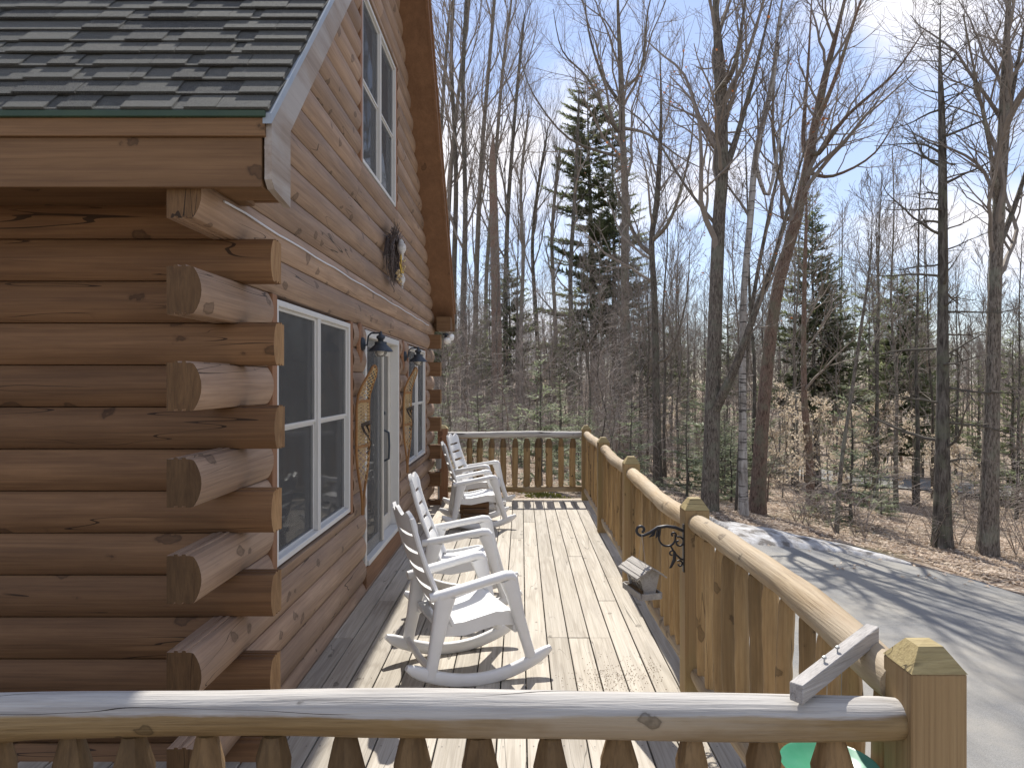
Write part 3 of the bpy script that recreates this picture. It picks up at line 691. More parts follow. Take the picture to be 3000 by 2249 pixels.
for k in range(-3, 32):
    zb, zt = course_z(k), course_z(k + 1); zm = zb + LH / 2
    odd = (k % 2 == 0)                       # courses whose gable log runs past the corner
    slope = zt > ZE - VT + 0.06
    y0, y1 = Y_F + TH + 0.001, Y_B - TH - 0.001
    if not slope and odd: y0, y1 = 2.985, 11.02
    if slope:
        lim = DE + (zb - (ZE - VT + 0.06)) / SL
        y0, y1 = DE + 0.02, 2 * Y_R - DE - 0.02
        if lim > Y_R - 0.05: continue
    blocks = [o for o in OPEN if o[2] < zt - 0.004 and o[3] > zb + 0.004]
    spans = []; cur = y0
    for o in sorted(blocks):
        spans.append((cur, o[0])); 
        tb0, tb1 = (o[2] - zb) / LH, (o[3] - zb) / LH
        if tb0 > 0.03: gable_log(k, o[0] + 0.001, o[1] - 0.001, 0.0, tb0, nm='wall_log')
        if tb1 < 0.97: gable_log(k, o[0] + 0.001, o[1] - 0.001, tb1, 1.0, nm='wall_log')
        cur = o[1]
    spans.append((cur, y1))
    for (a, b_) in spans:
        if b_ - a > 3.2 and slope is False or (slope and b_ - a > 4.0):
            c = a + (b_ - a) * HR.uniform(0.35, 0.65)
            gable_log(k, a, c - 0.001, slope0=slope); gable_log(k, c + 0.001, b_, slope1=slope)
        else: gable_log(k, a, b_, slope0=slope and a == y0, slope1=slope and b_ == y1)
X_END = -1.192
def eave_log(k, yface, sgn, x1):
    zb = course_z(k); pr = log_prof()
    yin = yface + sgn * TH
    m = MB(); m.prism(pr, lambda p: (-7.5, yin - sgn * p[0], zb + p[1] * LH), lambda p: (x1, yin - sgn * p[0], zb + p[1] * LH), 0, 1)
    m.build('wall_log', [M['log_x'], M['log_end_side']], house, angle=28)
for k in range(-3, 12):
    odd = (k % 2 == 0)
    eave_log(k, Y_F, 1, (WALL_IN - 0.002) if odd else X_END + HR.uniform(-0.012, 0.012))
    if k < 11: eave_log(k, Y_B, -1, (WALL_IN - 0.002) if odd else X_END)
m = MB(); m.box(-7.5, WALL_IN - 0.02, Y_F + TH + 0.01, Y_B - TH - 0.01, -0.4, 2.6)          # unseen dark block added behind the logs to stop light leaks
m.prism([(3.62, 2.6), (10.4, 2.6), (7.01, 6.3)], lambda p: (-7.5, p[0], p[1]), lambda p: (WALL_IN - 0.02, p[0], p[1]))
m.build('light_leak_block', M['dark'], house, smooth=False)

# windows and door; in the gable plane: u along y, thickness along x
FX = WALL_IN + 0.135                        # front of the white frames
def yzbox(m, y0, y1, z0, z1, x0, x1, b=0.004, mi=0): m.bbox(x0, x1, y0, y1, z0, z1, b, mi)
def window(y0, y1, z0, z1, zmid, screen_low=False, casing=True, label=None):
    w = MB()
    f = 0.036; ym = (y0 + y1) / 2
    yzbox(w, y0, y0 + f, z0, z1, FX - 0.10, FX); yzbox(w, y1 - f, y1, z0, z1, FX - 0.10, FX)
    yzbox(w, y0 + f, y1 - f, z1 - f, z1, FX - 0.10, FX - 0.001); yzbox(w, y0 + f, y1 - f, z0, z0 + f, FX - 0.10, FX - 0.001)
    win = w.build('window', M['vinyl'], house, angle=20)
    if label: win['label'] = label
    mm = MB(); yzbox(mm, ym - 0.026, ym + 0.026, z0 + f, z1 - f, FX - 0.09, FX - 0.003); yzbox(mm, ym - 0.005, ym + 0.005, z0 + f, z1 - f, FX - 0.05, FX + 0.004)
    mm.build('mullion', M['vinyl'], win, angle=20)
    for (a, b_) in ((y0 + f, ym - 0.026), (ym + 0.026, y1 - f)):
        s = MB(); e = 0.019
        for (za, zb_, xo) in ((z0 + f, zmid, 0.035), (zmid, z1 - f, 0.022)):
            yzbox(s, a, a + e, za, zb_, FX - xo - 0.03, FX - xo, 0.002); yzbox(s, b_ - e, b_, za, zb_, FX - xo - 0.03, FX - xo, 0.002)
            yzbox(s, a + e, b_ - e, za, za + e, FX - xo - 0.03, FX - xo - 0.001, 0.002); yzbox(s, a + e, b_ - e, zb_ - e, zb_, FX - xo - 0.03, FX - xo - 0.001, 0.002)
        s.build('sash', M['vinyl'], win, angle=20)
        for (za, zb_, xo) in ((z0 + f, zmid, 0.050), (zmid, z1 - f, 0.040)):
            p = MB(); p.box(FX - xo - 0.008, FX - xo, a + e, b_ - e, za + e, zb_ - e); p.build('pane', M['glass'], win, smooth=False)
            sc = MB(); sc.box(FX - xo + 0.012, FX - xo + 0.0135, a + e, b_ - e, za + e, zb_ - e); sc.build('insect_screen', M['screen'], win, smooth=False)
    if casing:
        t = 0.075; xb, xf = FX - 0.09, FX + 0.004
        for (ca, cb_) in ((y0 - t, y0 - 0.001), (y1 + 0.001, y1 + t)):
            c = MB(); yzbox(c, ca, cb_, z0 - 0.02, z1 + 0.02, xb, xf); c.build('casing', M['trim_z'], win, angle=20)
    return win
window(3.94, 5.64, 0.785, 2.28, 1.55, label='wide white double window near the log corner')
window(8.54, 10.05, 0.81, 2.255, 1.53, label='white double window at the far end of the wall')
window(6.06, 7.68, 3.705, 5.215, 4.45, label='tall blue-grey double window high in the gable')
# sliding door
d0, d1, dz0, dz1 = 6.19, 7.90, 0.20, 2.275
w = MB(); f = 0.06
yzbox(w, d0, d0 + f, dz0, dz1, FX - 0.10, FX); yzbox(w, d1 - f, d1, dz0, dz1, FX - 0.10, FX)
yzbox(w, d0 + f, d1 - f, dz1 - f, dz1, FX - 0.10, FX - 0.001); yzbox(w, d0 + f, d1 - f, dz0, dz0 + 0.045, FX - 0.10, FX + 0.02)
door = w.build('sliding_door', M['vinyl'], house, angle=20)
def door_leaf(a, b_, xo, mat, pane_mat, st=0.075, nm='door_panel'):
    s = MB(); za, zb_ = dz0 + 0.046, dz1 - f - 0.001
    yzbox(s, a, a + st, za, zb_, FX - xo - 0.035, FX - xo); yzbox(s, b_ - st, b_, za, zb_, FX - xo - 0.035, FX - xo)
    yzbox(s, a + st, b_ - st, za, za + st * 1.3, FX - xo - 0.035, FX - xo - 0.001); yzbox(s, a + st, b_ - st, zb_ - st, zb_, FX - xo - 0.035, FX - xo - 0.001)
    s.build(nm, mat, door, angle=20)
    p = MB(); p.box(FX - xo - 0.02, FX - xo - 0.012, a + st, b_ - st, za + st, zb_ - st); p.build('pane', pane_mat, door, smooth=False)
door_leaf(d0 + f, 7.06, 0.045, M['vinyl'], M['glass'])
door_leaf(7.02, d1 - f, 0.085, M['cream'], M['glass'], st=0.12)
sc = MB(); yzbox(sc, d0 + f + 0.001, d0 + f + 0.04, dz0 + 0.05, dz1 - f - 0.002, FX - 0.038, FX - 0.012, 0.002); yzbox(sc, 7.02, 7.075, dz0 + 0.05, dz1 - f - 0.002, FX - 0.038, FX - 0.012, 0.002)
sc.build('screen_frame', M['cream'], door, angle=20)
sc = MB(); sc.box(FX - 0.026, FX - 0.0245, d0 + f + 0.04, 7.02, dz0 + 0.06, dz1 - f - 0.01); sc.build('insect_screen', M['screen'], door, smooth=False)
hd = MB(); hd.tube([(FX - 0.03, 7.11, 1.02), (FX + 0.03, 7.11, 1.05), (FX + 0.035, 7.11, 1.18), (FX + 0.03, 7.11, 1.31), (FX - 0.03, 7.11, 1.34)], 0.011, 8); hd.build('handle', M['lamp_metal'], door)
hd = MB(); hd.lathe([(0.018, 0), (0.018, 0.012), (0.012, 0.014)], 12); o = hd.build('lock', M['lamp_metal'], door, (FX - 0.035, 7.2, 1.5), (0, math.pi / 2, 0))
c = MB(); yzbox(c, d0 - 0.018, d1 + 0.018, 0.012, dz0 - 0.004, FX - 0.09, FX + 0.012); c.build('sill_board', M['trim_y'], door, angle=20)
# wooden blocks are with the lanterns; flat casing beside the door
c = MB(); yzbox(c, d1 + 0.001, d1 + 0.018, dz0, dz1, FX - 0.09, FX + 0.003); c.build('casing', M['trim_z'], door, angle=20)

# roof
X_R = -1.067
def rp_(y, off): return (y, roof_z(y) - off)
rf = MB()
yf, yb = DE + 0.012, 2 * Y_R - DE - 0.012
prof = [(yf, roof_z(yf) - 0.016), (Y_R, roof_z(Y_R) - 0.016), (yb, roof_z(yb) - 0.016), (yb, roof_z(yb) - 0.10), (Y_R, roof_z(Y_R) - 0.10), (yf, roof_z(yf) - 0.10)]
rf.prism(prof, lambda p: (-7.6, p[0], p[1]), lambda p: (X_R - 0.002, p[0], p[1]))
roof = rf.build('roof', M['drip_green'], house, smooth=False)
for (ya, yb_, nm) in ((DE + 0.16, Y_R, 'near'), (Y_R + 0.002, 2 * Y_R - DE - 0.05, 'far')):      # rake boards, soffits, drip edges
    b = MB(); x0, x1 = X_R, X_R + 0.03
    b.prism([*([(DE + 0.02, ZE - 0.03)] if nm == 'near' else [(ya, roof_z(ya) - 0.02)]), (yb_, roof_z(yb_) - 0.02), (yb_, roof_z(yb_) - 0.27), *([(3.19, roof_z(3.19) - 0.27), (3.19, 2.60), (DE + 0.055, 2.628), (DE + 0.02, 2.66)] if nm == 'near' else [(ya, roof_z(ya) - 0.27)])], lambda p: (x0, p[0], p[1]), lambda p: (x1, p[0], p[1]))
    b.build('rake_board', M['rake'] if nm == 'near' else M['trim_y'], roof, smooth=False)
    b = MB(); b.prism([(ya, roof_z(ya) - 0.235), (yb_, roof_z(yb_) - 0.235), (yb_, roof_z(yb_) - 0.262), (ya, roof_z(ya) - 0.262)], lambda p: (WALL_IN + 0.05, p[0], p[1]), lambda p: (X_R - 0.001, p[0], p[1]))
    b.build('soffit', M['trim_y'], roof, smooth=False)
    b = MB(); b.prism([(ya - 0.1, roof_z(ya - 0.1 if nm == 'near' else ya) - 0.012), (yb_, roof_z(yb_) - 0.012), (yb_, roof_z(yb_) - 0.05), (ya, roof_z(ya) - 0.05)] if nm == 'far' else
                      [(DE, ZE - 0.012), (yb_, roof_z(yb_) - 0.012), (yb_, roof_z(yb_) - 0.055), (DE, ZE - 0.055)], lambda p: (X_R - 0.001, p[0], p[1]), lambda p: (X_R + 0.036, p[0], p[1]))
    b.build('drip_edge', M['drip_grey'] if nm == 'near' else M['drip_green'], roof, smooth=False)
b = MB(); x0, x1 = X_R + 0.0305, X_R + 0.05
ya, yb_ = Y_R + 0.002, 2 * Y_R - DE - 0.05
b.prism([(ya, roof_z(ya) - 0.051), (yb_, roof_z(yb_) - 0.051), (yb_, roof_z(yb_) - 0.13), (ya, roof_z(ya) - 0.13)], lambda p: (x0, p[0], p[1]), lambda p: (x1, p[0], p[1])); b.build('shadow_board', M['trim_y'], roof, smooth=False)
# front eave: fascia in two boards, corner return
b = MB(); b.bbox(-7.6, X_R + 0.006, DE + 0.002, DE + 0.03, ZE - 0.105, ZE - 0.030, 0.002); b.build('fascia_trim', M['trim_x'], roof)
b = MB(); b.bbox(-7.6, X_R - 0.012, DE + 0.018, DE + 0.05, 2.628, ZE - 0.106, 0.002); b.build('fascia', M['trim_x'], roof)
b = MB(); b.bbox(-7.6, X_R + 0.012, DE - 0.012, DE + 0.02, ZE - 0.030, ZE - 0.002, 0.003); b.build('drip_edge', M['drip_green'], roof)
b = MB(); b.box(-7.6, -1.285, DE + 0.052, 3.42, 2.665, 2.685); b.build('soffit', M['trim_x'], roof, smooth=False)
b = MB(); b.bbox(-1.284, X_R - 0.014, DE + 0.052, 3.19, 2.632, 2.80, 0.002); b.build('corner_return', M['trim_x'], roof)
# far eave
ye = 2 * Y_R - DE
b = MB(); b.bbox(-7.6, X_R + 0.031, ye - 0.045, ye - 0.012, 2.60, ZE - 0.03, 0.002); b.build('fascia', M['trim_x'], roof)
b = MB(); b.bbox(-1.284, X_R - 0.002, ye - 0.36, ye - 0.047, 2.60, 2.80, 0.002); b.build('corner_return', M['trim_x'], roof)
# shingles, course by course: a base strip and laminated tabs of uneven width
SR = random.Random(9)
EXPO = 0.143; cs, sn = 1 / math.hypot(1, SL), SL / math.hypot(1, SL)
def on_roof(x, s, n): return (x, DE + s * cs - n * sn, ZE + s * sn + n * cs)
def slab(m, x0, x1, s0, s1, n0b, n0t, n1b, n1t, dx=0.0):
    """a thin wedge on the roof: lower edge at s0 with bottom/top heights n0b/n0t, upper edge at s1"""
    vs = [on_roof(x0, s0, n0b), on_roof(x1, s0, n0b), on_roof(x1 + dx, s1, n1b), on_roof(x0 + dx, s1, n1b), on_roof(x0, s0, n0t), on_roof(x1, s0, n0t), on_roof(x1 + dx, s1, n1t), on_roof(x0 + dx, s1, n1t)]
    m.add(vs, [(0, 3, 2, 1), (4, 5, 6, 7), (0, 1, 5, 4), (1, 2, 6, 5), (2, 3, 7, 6), (3, 0, 4, 7)])
for c in range(13):
    s0 = c * EXPO
    x = X_R + 0.027 + SR.uniform(-0.006, 0.006); left = -4.3
    while x > left:
        w_ = SR.uniform(0.85, 1.1) if c or True else 1
        if x > X_R + 0.01: w_ = SR.uniform(0.3, 1.0)
        x0 = x - w_
        lift = 0.0012 * SR.random()
        m = MB(); slab(m, x0 + 0.0015, x, s0 + SR.uniform(-0.002, 0.002), s0 + EXPO + 0.05, -0.001, 0.0065 + lift, -0.016, -0.0105)
        m.build('shingle', M['shingle'], roof, smooth=False)
        xx = x
        while xx > x0 + 0.06:
            tw = min(SR.uniform(0.13, 0.30), xx - x0); 
            if SR.random() < 0.72 or xx == x:
                m = MB(); slab(m, xx - tw + 0.003, xx - 0.001, s0 - 0.003 + SR.uniform(-0.003, 0.003), s0 + EXPO * 0.97, 0.0066 + lift, 0.0148 + lift + SR.uniform(0, 0.002), -0.0045, 0.0, dx=-0.012)
                m.build('shingle', M['shingle'], roof, smooth=False)
            xx -= tw + (SR.uniform(0.04, 0.14) if SR.random() < 0.6 else 0.0)
        x = x0
m = MB()
for c in range(13, 40):
    slab(m, -7.6, X_R + 0.004, c * EXPO, c * EXPO + EXPO + 0.03, 0.001, 0.009, -0.01, -0.003)
o = m.build('shingle_courses', M['shingle'], roof, smooth=False); o['kind'] = 'stuff'
m = MB()
m.box(-7.6, X_R + 0.004, Y_R - 0.16, Y_R + 0.16, roof_z(Y_R) - 0.01, roof_z(Y_R) + 0.012); m.build('ridge_cap', M['shingle'], roof, smooth=False)
m = MB()
m.prism([(Y_R, roof_z(Y_R) - 0.014), (yb, roof_z(yb) - 0.014), (yb, roof_z(yb) + 0.008), (Y_R, roof_z(Y_R) + 0.008)], lambda p: (-7.6, p[0], p[1]), lambda p: (X_R + 0.004, p[0], p[1])); m.build('back_shingles', M['shingle'], roof, smooth=False)

# ---------------------------------------------------------------- rocking chairs
def make_chair(label):
    root = thing('rocking_chair', label, 'rocking chair', (0, 0, 0), 0, 'white rocking chairs on the deck')
    mat = M['chair']; W = 0.275
    for s in (-1, 1):
        y = s * W
        pts, wd, th = [], [], []
        for i in range(23):                                    # runner
            t = i / 22; x = -0.44 + 0.92 * t
            z = 0.036 + 0.62 * (x - 0.03) ** 2 - 0.004
            pts.append((x, y, z)); e = min(1, min(t, 1 - t) * 9 + 0.42); th.append(0.074 * e); wd.append(0.046 * (0.65 + 0.35 * e))
        m = MB(); m.sweep(pts, wd, th, (0, 1, 0), bev=0.5); m.build('runner', mat, root, angle=50)
        m = MB(); m.sweep([(-0.205, y, 0.555), (-0.225, y, 0.47), (-0.255, y, 0.32), (-0.285, y, 0.17), (-0.30, y, 0.085)], [0.05, 0.052, 0.048, 0.046, 0.05], [0.125, 0.105, 0.084, 0.07, 0.074], (0, 1, 0), bev=0.55)
        m.build('leg', mat, root, angle=50)
        m = MB(); m.sweep([(0.195, y, 0.615), (0.225, y, 0.52), (0.265, y, 0.37), (0.315, y, 0.21), (0.35, y, 0.10)], [0.05, 0.05, 0.047, 0.044, 0.046], [0.115, 0.09, 0.072, 0.062, 0.066], (0, 1, 0), bev=0.55)
        m.build('leg', mat, root, angle=50)
        m = MB(); m.sweep([(-0.30, y * 0.97, 0.552), (-0.22, y, 0.562), (-0.10, y, 0.586), (0.06, y, 0.618), (0.17, y, 0.636), (0.212, y, 0.634), (0.235, y, 0.612)], [0.045, 0.06, 0.066, 0.07, 0.07, 0.066, 0.05], [0.05, 0.062, 0.054, 0.05, 0.056, 0.056, 0.04], (0, 1, 0), bev=0.6)
        m.build('armrest', mat, root, angle=50)
    for (x, z) in ((-0.295, 0.13), (0.25, 0.30)):
        m = MB(); m.sweep([(x, -W + 0.02, z), (x, 0, z - 0.012), (x, W - 0.02, z)], 0.05, 0.03, (0, 0, 1), bev=0.6); m.build('stretcher', mat, root, angle=50)
    # seat: dished sheet with a rolled front edge and a deep skirt
    prof = [(-0.24, 0.375), (-0.17, 0.360), (-0.08, 0.362), (0.03, 0.382), (0.13, 0.406), (0.20, 0.414), (0.245, 0.402), (0.268, 0.368), (0.272, 0.31)]
    m = MB(); ny = 9; vs = []
    def sy(j): return -W + 0.028 + (2 * W - 0.056) * j / (ny - 1)
    for (x, z) in prof:
        for j in range(ny):
            a = abs(j - 4) / 4; vs.append((x, sy(j), z - 0.014 * (1 - a ** 2) * (1 if x < 0.2 else 0.3)))
    k = len(prof)
    for (x, z) in prof:
        for j in range(ny): vs.append((x - (0.012 if x > 0.25 else 0), sy(j), z - 0.030))
    fs = []
    for i in range(k - 1):
        for j in range(ny - 1):
            a = i * ny + j; fs.append((a, a + ny, a + ny + 1, a + 1)); b_ = k * ny + a; fs.append((b_, b_ + 1, b_ + ny + 1, b_ + ny))
    for i in range(k - 1):
        for j in (0, ny - 1):
            a = i * ny + j; b_ = k * ny + a; fs.append((a, a + ny, b_ + ny, b_))
    for j in range(ny - 1):
        for i in (0, k - 1):
            a = i * ny + j; b_ = k * ny + a; fs.append((a, a + 1, b_ + 1, b_))
    m.add(vs, fs)
    for s in (-1, 1):                                           # skirts
        m.sweep([(-0.235, s * (W - 0.034), 0.345), (-0.08, s * (W - 0.034), 0.338), (0.13, s * (W - 0.034), 0.375), (0.255, s * (W - 0.034), 0.355)], 0.014, [0.07, 0.085, 0.085, 0.08], (0, 1, 0))
    m.build('seat', mat, root, angle=45)
    # backrest: two stiles, a scalloped head and five curved slats
    def bp(u, v, d=0.0):
        """u across -1..1, v up 0..1"""
        x = -0.175 - 0.255 * v - 0.028 * math.sin(math.pi * v) + 0.03 * (1 - u * u) * -1 + 0.03; z = 0.365 + 0.70 * v
        n = Vector((0.93, 0, 0.36)); w = 0.245 - 0.02 * v
        return (x + n.x * d, u * w, z + n.z * d)
    m = MB()
    def patch(u0, u1, v0f, v1f, nu=8, thick=0.02):
        vs = []
        for side_ in (thick / 2, -thick / 2):
            for j in (0, 1, 2):
                for i in range(nu + 1):
                    u = u0 + (u1 - u0) * i / nu; v = v0f(u) + (v1f(u) - v0f(u)) * j / 2; vs.append(bp(u, v, side_ + (0.004 if j == 1 and side_ > 0 else 0)))
        q = 3 * (nu + 1); fs = []
        for j in (0, 1):
            for i in range(nu):
                a = j * (nu + 1) + i; fs.append((a, a + 1, a + nu + 2, a + nu + 1)); fs.append((q + a, q + a + nu + 1, q + a + nu + 2, q + a + 1))
        for i in range(nu):
            a = i; fs.append((a, q + a, q + a + 1, a + 1)); a = 2 * (nu + 1) + i; fs.append((a, a + 1, q + a + 1, q + a))
        for j in (0, 1):
            for i in (0, nu):
                a = j * (nu + 1) + i; fs.append((a, a + nu + 1, q + a + nu + 1, q + a))
        m.add(vs, fs)
    head = lambda u: 0.965 + 0.032 * math.cos(2.4 * math.pi * u) * (1 - 0.35 * abs(u)) - 0.05 * max(0, abs(u) - 0.8) * 5
    patch(-1, 1, lambda u: 0.815 - 0.018 * (1 - u * u), head, 18, 0.022)
    tops = [0.025, 0.185, 0.345, 0.505, 0.66]
    for v in tops: patch(-0.80, 0.80, lambda u, v=v: v - 0.018 * (1 - u * u) , lambda u, v=v: v + 0.122 - 0.018 * (1 - u * u), 8, 0.018)
    for s in (-1, 1):
        pts = [bp(s * 0.90, v) for v in (0.0, 0.12, 0.3, 0.5, 0.7, 0.86, 0.93)]
        m.sweep(pts, [0.066, 0.064, 0.06, 0.058, 0.056, 0.056, 0.05], 0.03, (0, 1, 0), bev=0.6)
    m.build('backrest', mat, root, angle=40)
    return root
CH = [((-0.365, 4.52), 23, 'nearest white plastic rocking chair, seen from behind its slatted back'),
      ((-0.49, 5.86), 3, 'second white plastic rocking chair, between the nearest one and the far pair'),
      ((-0.585, 9.03), 10, 'white plastic rocking chair standing over the small wooden crate, third along the wall'),
      ((-0.62, 10.22), -13, 'farthest white plastic rocking chair, against the far railing')]
proto = make_chair(CH[0][2])
pk = [(c, []) for c in kids(proto)]
for i, ((x, y), rz, lab) in enumerate(CH):
    if i == 0: proto.location = (x, y, 0.0); proto.rotation_euler = (0, 0, math.radians(rz))
    else: copy_tree(proto, pk, (x, y, 0.0), math.radians(rz), label=lab)

# ---------------------------------------------------------------- small things on and around the deck
cr = thing('wooden_crate', 'small brown slatted crate table under the third rocking chair', 'crate', (-0.62, 9.42, 0), 0.06)
for (sx, sy_) in ((-1, -1), (1, -1), (1, 1), (-1, 1)):
    m = MB(); m.bbox(sx * 0.16 - 0.016, sx * 0.16 + 0.016, sy_ * 0.14 - 0.016, sy_ * 0.14 + 0.016, 0, 0.30, 0.002); m.build('corner_post', M['crate'], cr)
for z in (0.03, 0.105, 0.18, 0.255):
    for s in (-1, 1):
        m = MB(); m.bbox(-0.18, 0.18, s * 0.164 - 0.007, s * 0.164 + 0.007, z, z + 0.055, 0.002); m.build('slat', M['crate'], cr)
        m = MB(); m.bbox(s * 0.184 - 0.007, s * 0.184 + 0.007, -0.155, 0.155, z, z + 0.055, 0.002); m.build('slat', M['crate'], cr)
for k in range(5):
    m = MB(); m.bbox(-0.20, 0.20, -0.18 + 0.073 * k, -0.18 + 0.073 * k + 0.066, 0.302, 0.316, 0.002); m.build('top_slat', M['crate'], cr)

def spiral(cx, cz, r0, r1, a0, a1, n=18):
    return [(cx + (r0 + (r1 - r0) * i / n) * math.cos(a0 + (a1 - a0) * i / n), 0, cz + (r0 + (r1 - r0) * i / n) * math.sin(a0 + (a1 - a0) * i / n)) for i in range(n + 1)]
# bracket: local -x points away from the post, z up; origin at the post face
bk = thing('scroll_bracket', 'black iron scroll bracket on the post, the bird feeder hanging from it', 'bracket', (PX[1] - 0.0715, 4.07, 0.93))
m = MB(); m.bbox(-0.007, 0.0, -0.016, 0.016, -0.20, 0.075, 0.002); m.build('back_plate', M['black_iron'], bk)
arm = [(-0.004, 0, 0.035), (-0.05, 0, 0.055), (-0.10, 0, 0.062), (-0.15, 0, 0.055), (-0.195, 0, 0.025), (-0.225, 0, 0.012)]
arm += spiral(-0.245, 0.040, 0.034, 0.010, -1.1, -1.1 - 6.6, 26)
m = MB(); m.tube(arm, [0.0095] * 5 + [0.008] * (len(arm) - 6) + [0.006], 8); m.build('arm', M['black_iron'], bk, angle=60)
m = MB()
m.tube([(-0.135, 0, 0.056)] + spiral(-0.095, -0.005, 0.05, 0.045, 2.7, 2.7 + 3.9, 18) + spiral(-0.062, 0.012, 0.018, 0.006, -0.5, 4.2, 12), 0.006, 7)
m.tube(spiral(-0.03, -0.03, 0.034, 0.008, 1.9, -4.6, 22), 0.0055, 7)
m.tube([(-0.078, 0, -0.05), (-0.052, 0, -0.095), (-0.02, 0, -0.125), (-0.004, 0, -0.13)], 0.006, 7)
m.tube(spiral(-0.07, -0.095, 0.022, 0.006, -0.3, 5.2, 14), 0.005, 7)
m.tube([(-0.055, 0, -0.09), (-0.055, 0, -0.13), (-0.075, 0, -0.172), (-0.084, 0, -0.178)], [0.009, 0.011, 0.007, 0.003], 7)
m.tube(spiral(-0.026, -0.155, 0.022, 0.006, 2.2, -3.2, 14), 0.005, 7)
for (x, z, dx, dz) in ((-0.165, 0.045, -0.035, -0.045), (-0.15, 0.05, -0.012, -0.055)):
    m.tube([(x, 0, z), (x + dx * 0.35, 0, z + dz * 0.7), (x + dx, 0, z + dz)], [0.006, 0.010, 0.003], 6)
m.build('scrollwork', M['black_iron'], bk, angle=60)

# hanging house feeder below the bracket's tip; local x runs along the ridge
fd = thing('bird_feeder', 'silvered wooden house feeder with slatted roof hanging below the iron bracket', 'bird feeder', (0.69, 4.06, 0.617), math.radians(-76))
WG = M['feeder_wood']
m = MB(); m.bbox(-0.125, 0.125, -0.058, 0.058, 0.0, 0.012, 0.002); m.build('tray_floor', WG, fd)
for (x0, x1, y0, y1) in ((-0.126, 0.126, -0.068, -0.0585), (-0.126, 0.126, 0.0585, 0.068), (-0.135, -0.1265, -0.058, 0.058), (0.1265, 0.135, -0.058, 0.058)):
    m = MB(); m.bbox(x0, x1, y0, y1, -0.006, 0.030, 0.002); m.build('tray_rim', WG, fd)
for s in (-1, 1):
    m = MB(); x = s * 0.105
    m.prism([(-0.030, 0.0125), (0.030, 0.0125), (0.058, 0.130), (0.0, 0.163), (-0.058, 0.130)], lambda p: (x - 0.007, p[0], p[1]), lambda p: (x + 0.007, p[0], p[1])); m.build('end_panel', WG, fd, smooth=False)
m = MB()
for s in (-1, 1): m.prism([(s * 0.022, 0.03), (s * 0.025, 0.03), (s * 0.052, 0.126), (s * 0.049, 0.126)], lambda p: (-0.097, p[0], p[1]), lambda p: (0.097, p[0], p[1]))
m.build('window_pane', M['globe'], fd, smooth=False)
m = MB(); m.box(-0.097, 0.097, -0.05, 0.05, 0.013, 0.026); m.box(-0.096, 0.096, -0.02, 0.02, 0.026, 0.06); m.build('seed', M['seed'], fd, smooth=False)
for s in (-1, 1):
    for k in range(5):
        a = 0.002 + 0.0205 * k; b_ = a + 0.019; sl = 0.64; off = 0.003 * (k % 2)
        m = MB(); m.prism([(s * a * 0.87, 0.167 - a * sl * 0.87 + off), (s * b_ * 0.87, 0.167 - b_ * sl * 0.87 + off), (s * b_ * 0.87, 0.176 - b_ * sl * 0.87 + off), (s * a * 0.87, 0.176 - a * sl * 0.87 + off)],
                          lambda p: (-0.14, p[0], p[1]), lambda p: (0.14, p[0], p[1])); m.build('roof_slat', WG, fd, smooth=False)
m = MB(); m.tube([(-0.05, 0, 0.17), (-0.0, 0, 0.33)], 0.001, 5); m.tube([(0.05, 0, 0.17), (0.0, 0, 0.33)], 0.001, 5); m.build('hanging_wire', M['wire'], fd)

# grey bar laid across the rail corner and the green tray hung from it
pa, pb = Vector((0.705, 1.82, 1.022)), Vector((1.025, 2.075, 1.085))
dv = pb - pa; ang = math.atan2(dv.y, dv.x)
bar = thing('feeder_bar', 'grey wooden bar laid across the near corner of the railings', 'bar', pa, ang)
Lb = dv.length
m = MB(); m.bbox(0, Lb, -0.019, 0.019, -0.024, 0.024, 0.002); m.v = [(x, y, z + 0.063 * x / Lb) for (x, y, z) in m.v]
m.build('bar', M['grey_wood'], bar)
for x in (0.14, 0.21):
    m = MB(); h_ = 0.063 * x / Lb; m.tube([(x, 0, h_), (x, 0, h_ + 0.038)], 0.0025, 6)
    m.lathe([(0.001, 0.042), (0.006, 0.039), (0.006, 0.034), (0.001, 0.031)], 8, (x, 0, h_)); m.build('screw_eye', M['galv'], bar)
gc = pa + dv * 0.44
tray = thing('tray_feeder', 'round green metal tray feeder hung from the grey corner bar', 'bird feeder', (gc.x + 0.015, gc.y + 0.05, 0.735))
m = MB(); m.lathe([(0.005, -0.02), (0.06, -0.016), (0.115, 0.0), (0.129, 0.014), (0.132, 0.02), (0.126, 0.018), (0.112, 0.007), (0.06, -0.009), (0.005, -0.013)], 40); m.build('dish', M['green_metal'], tray, angle=50)
m = MB(); m.sweep([(0.02, 0.02, -0.006), (0.024, 0.022, 0.03), (0.024, 0.022, 0.07)], [0.07, 0.075, 0.045], [0.02, 0.022, 0.018], (1, 0.4, 0), bev=0.6)
m.build('lid_handle', M['green_metal'], tray)
m = MB(); m.tube([(-0.02, -0.02, -0.008), (-0.03, -0.055, 0.275)], 0.0013, 5); m.tube([(0.04, 0.02, 0.05), (0.025, -0.02, 0.285)], 0.0013, 5); m.build('hanging_wire', M['wire'], tray)
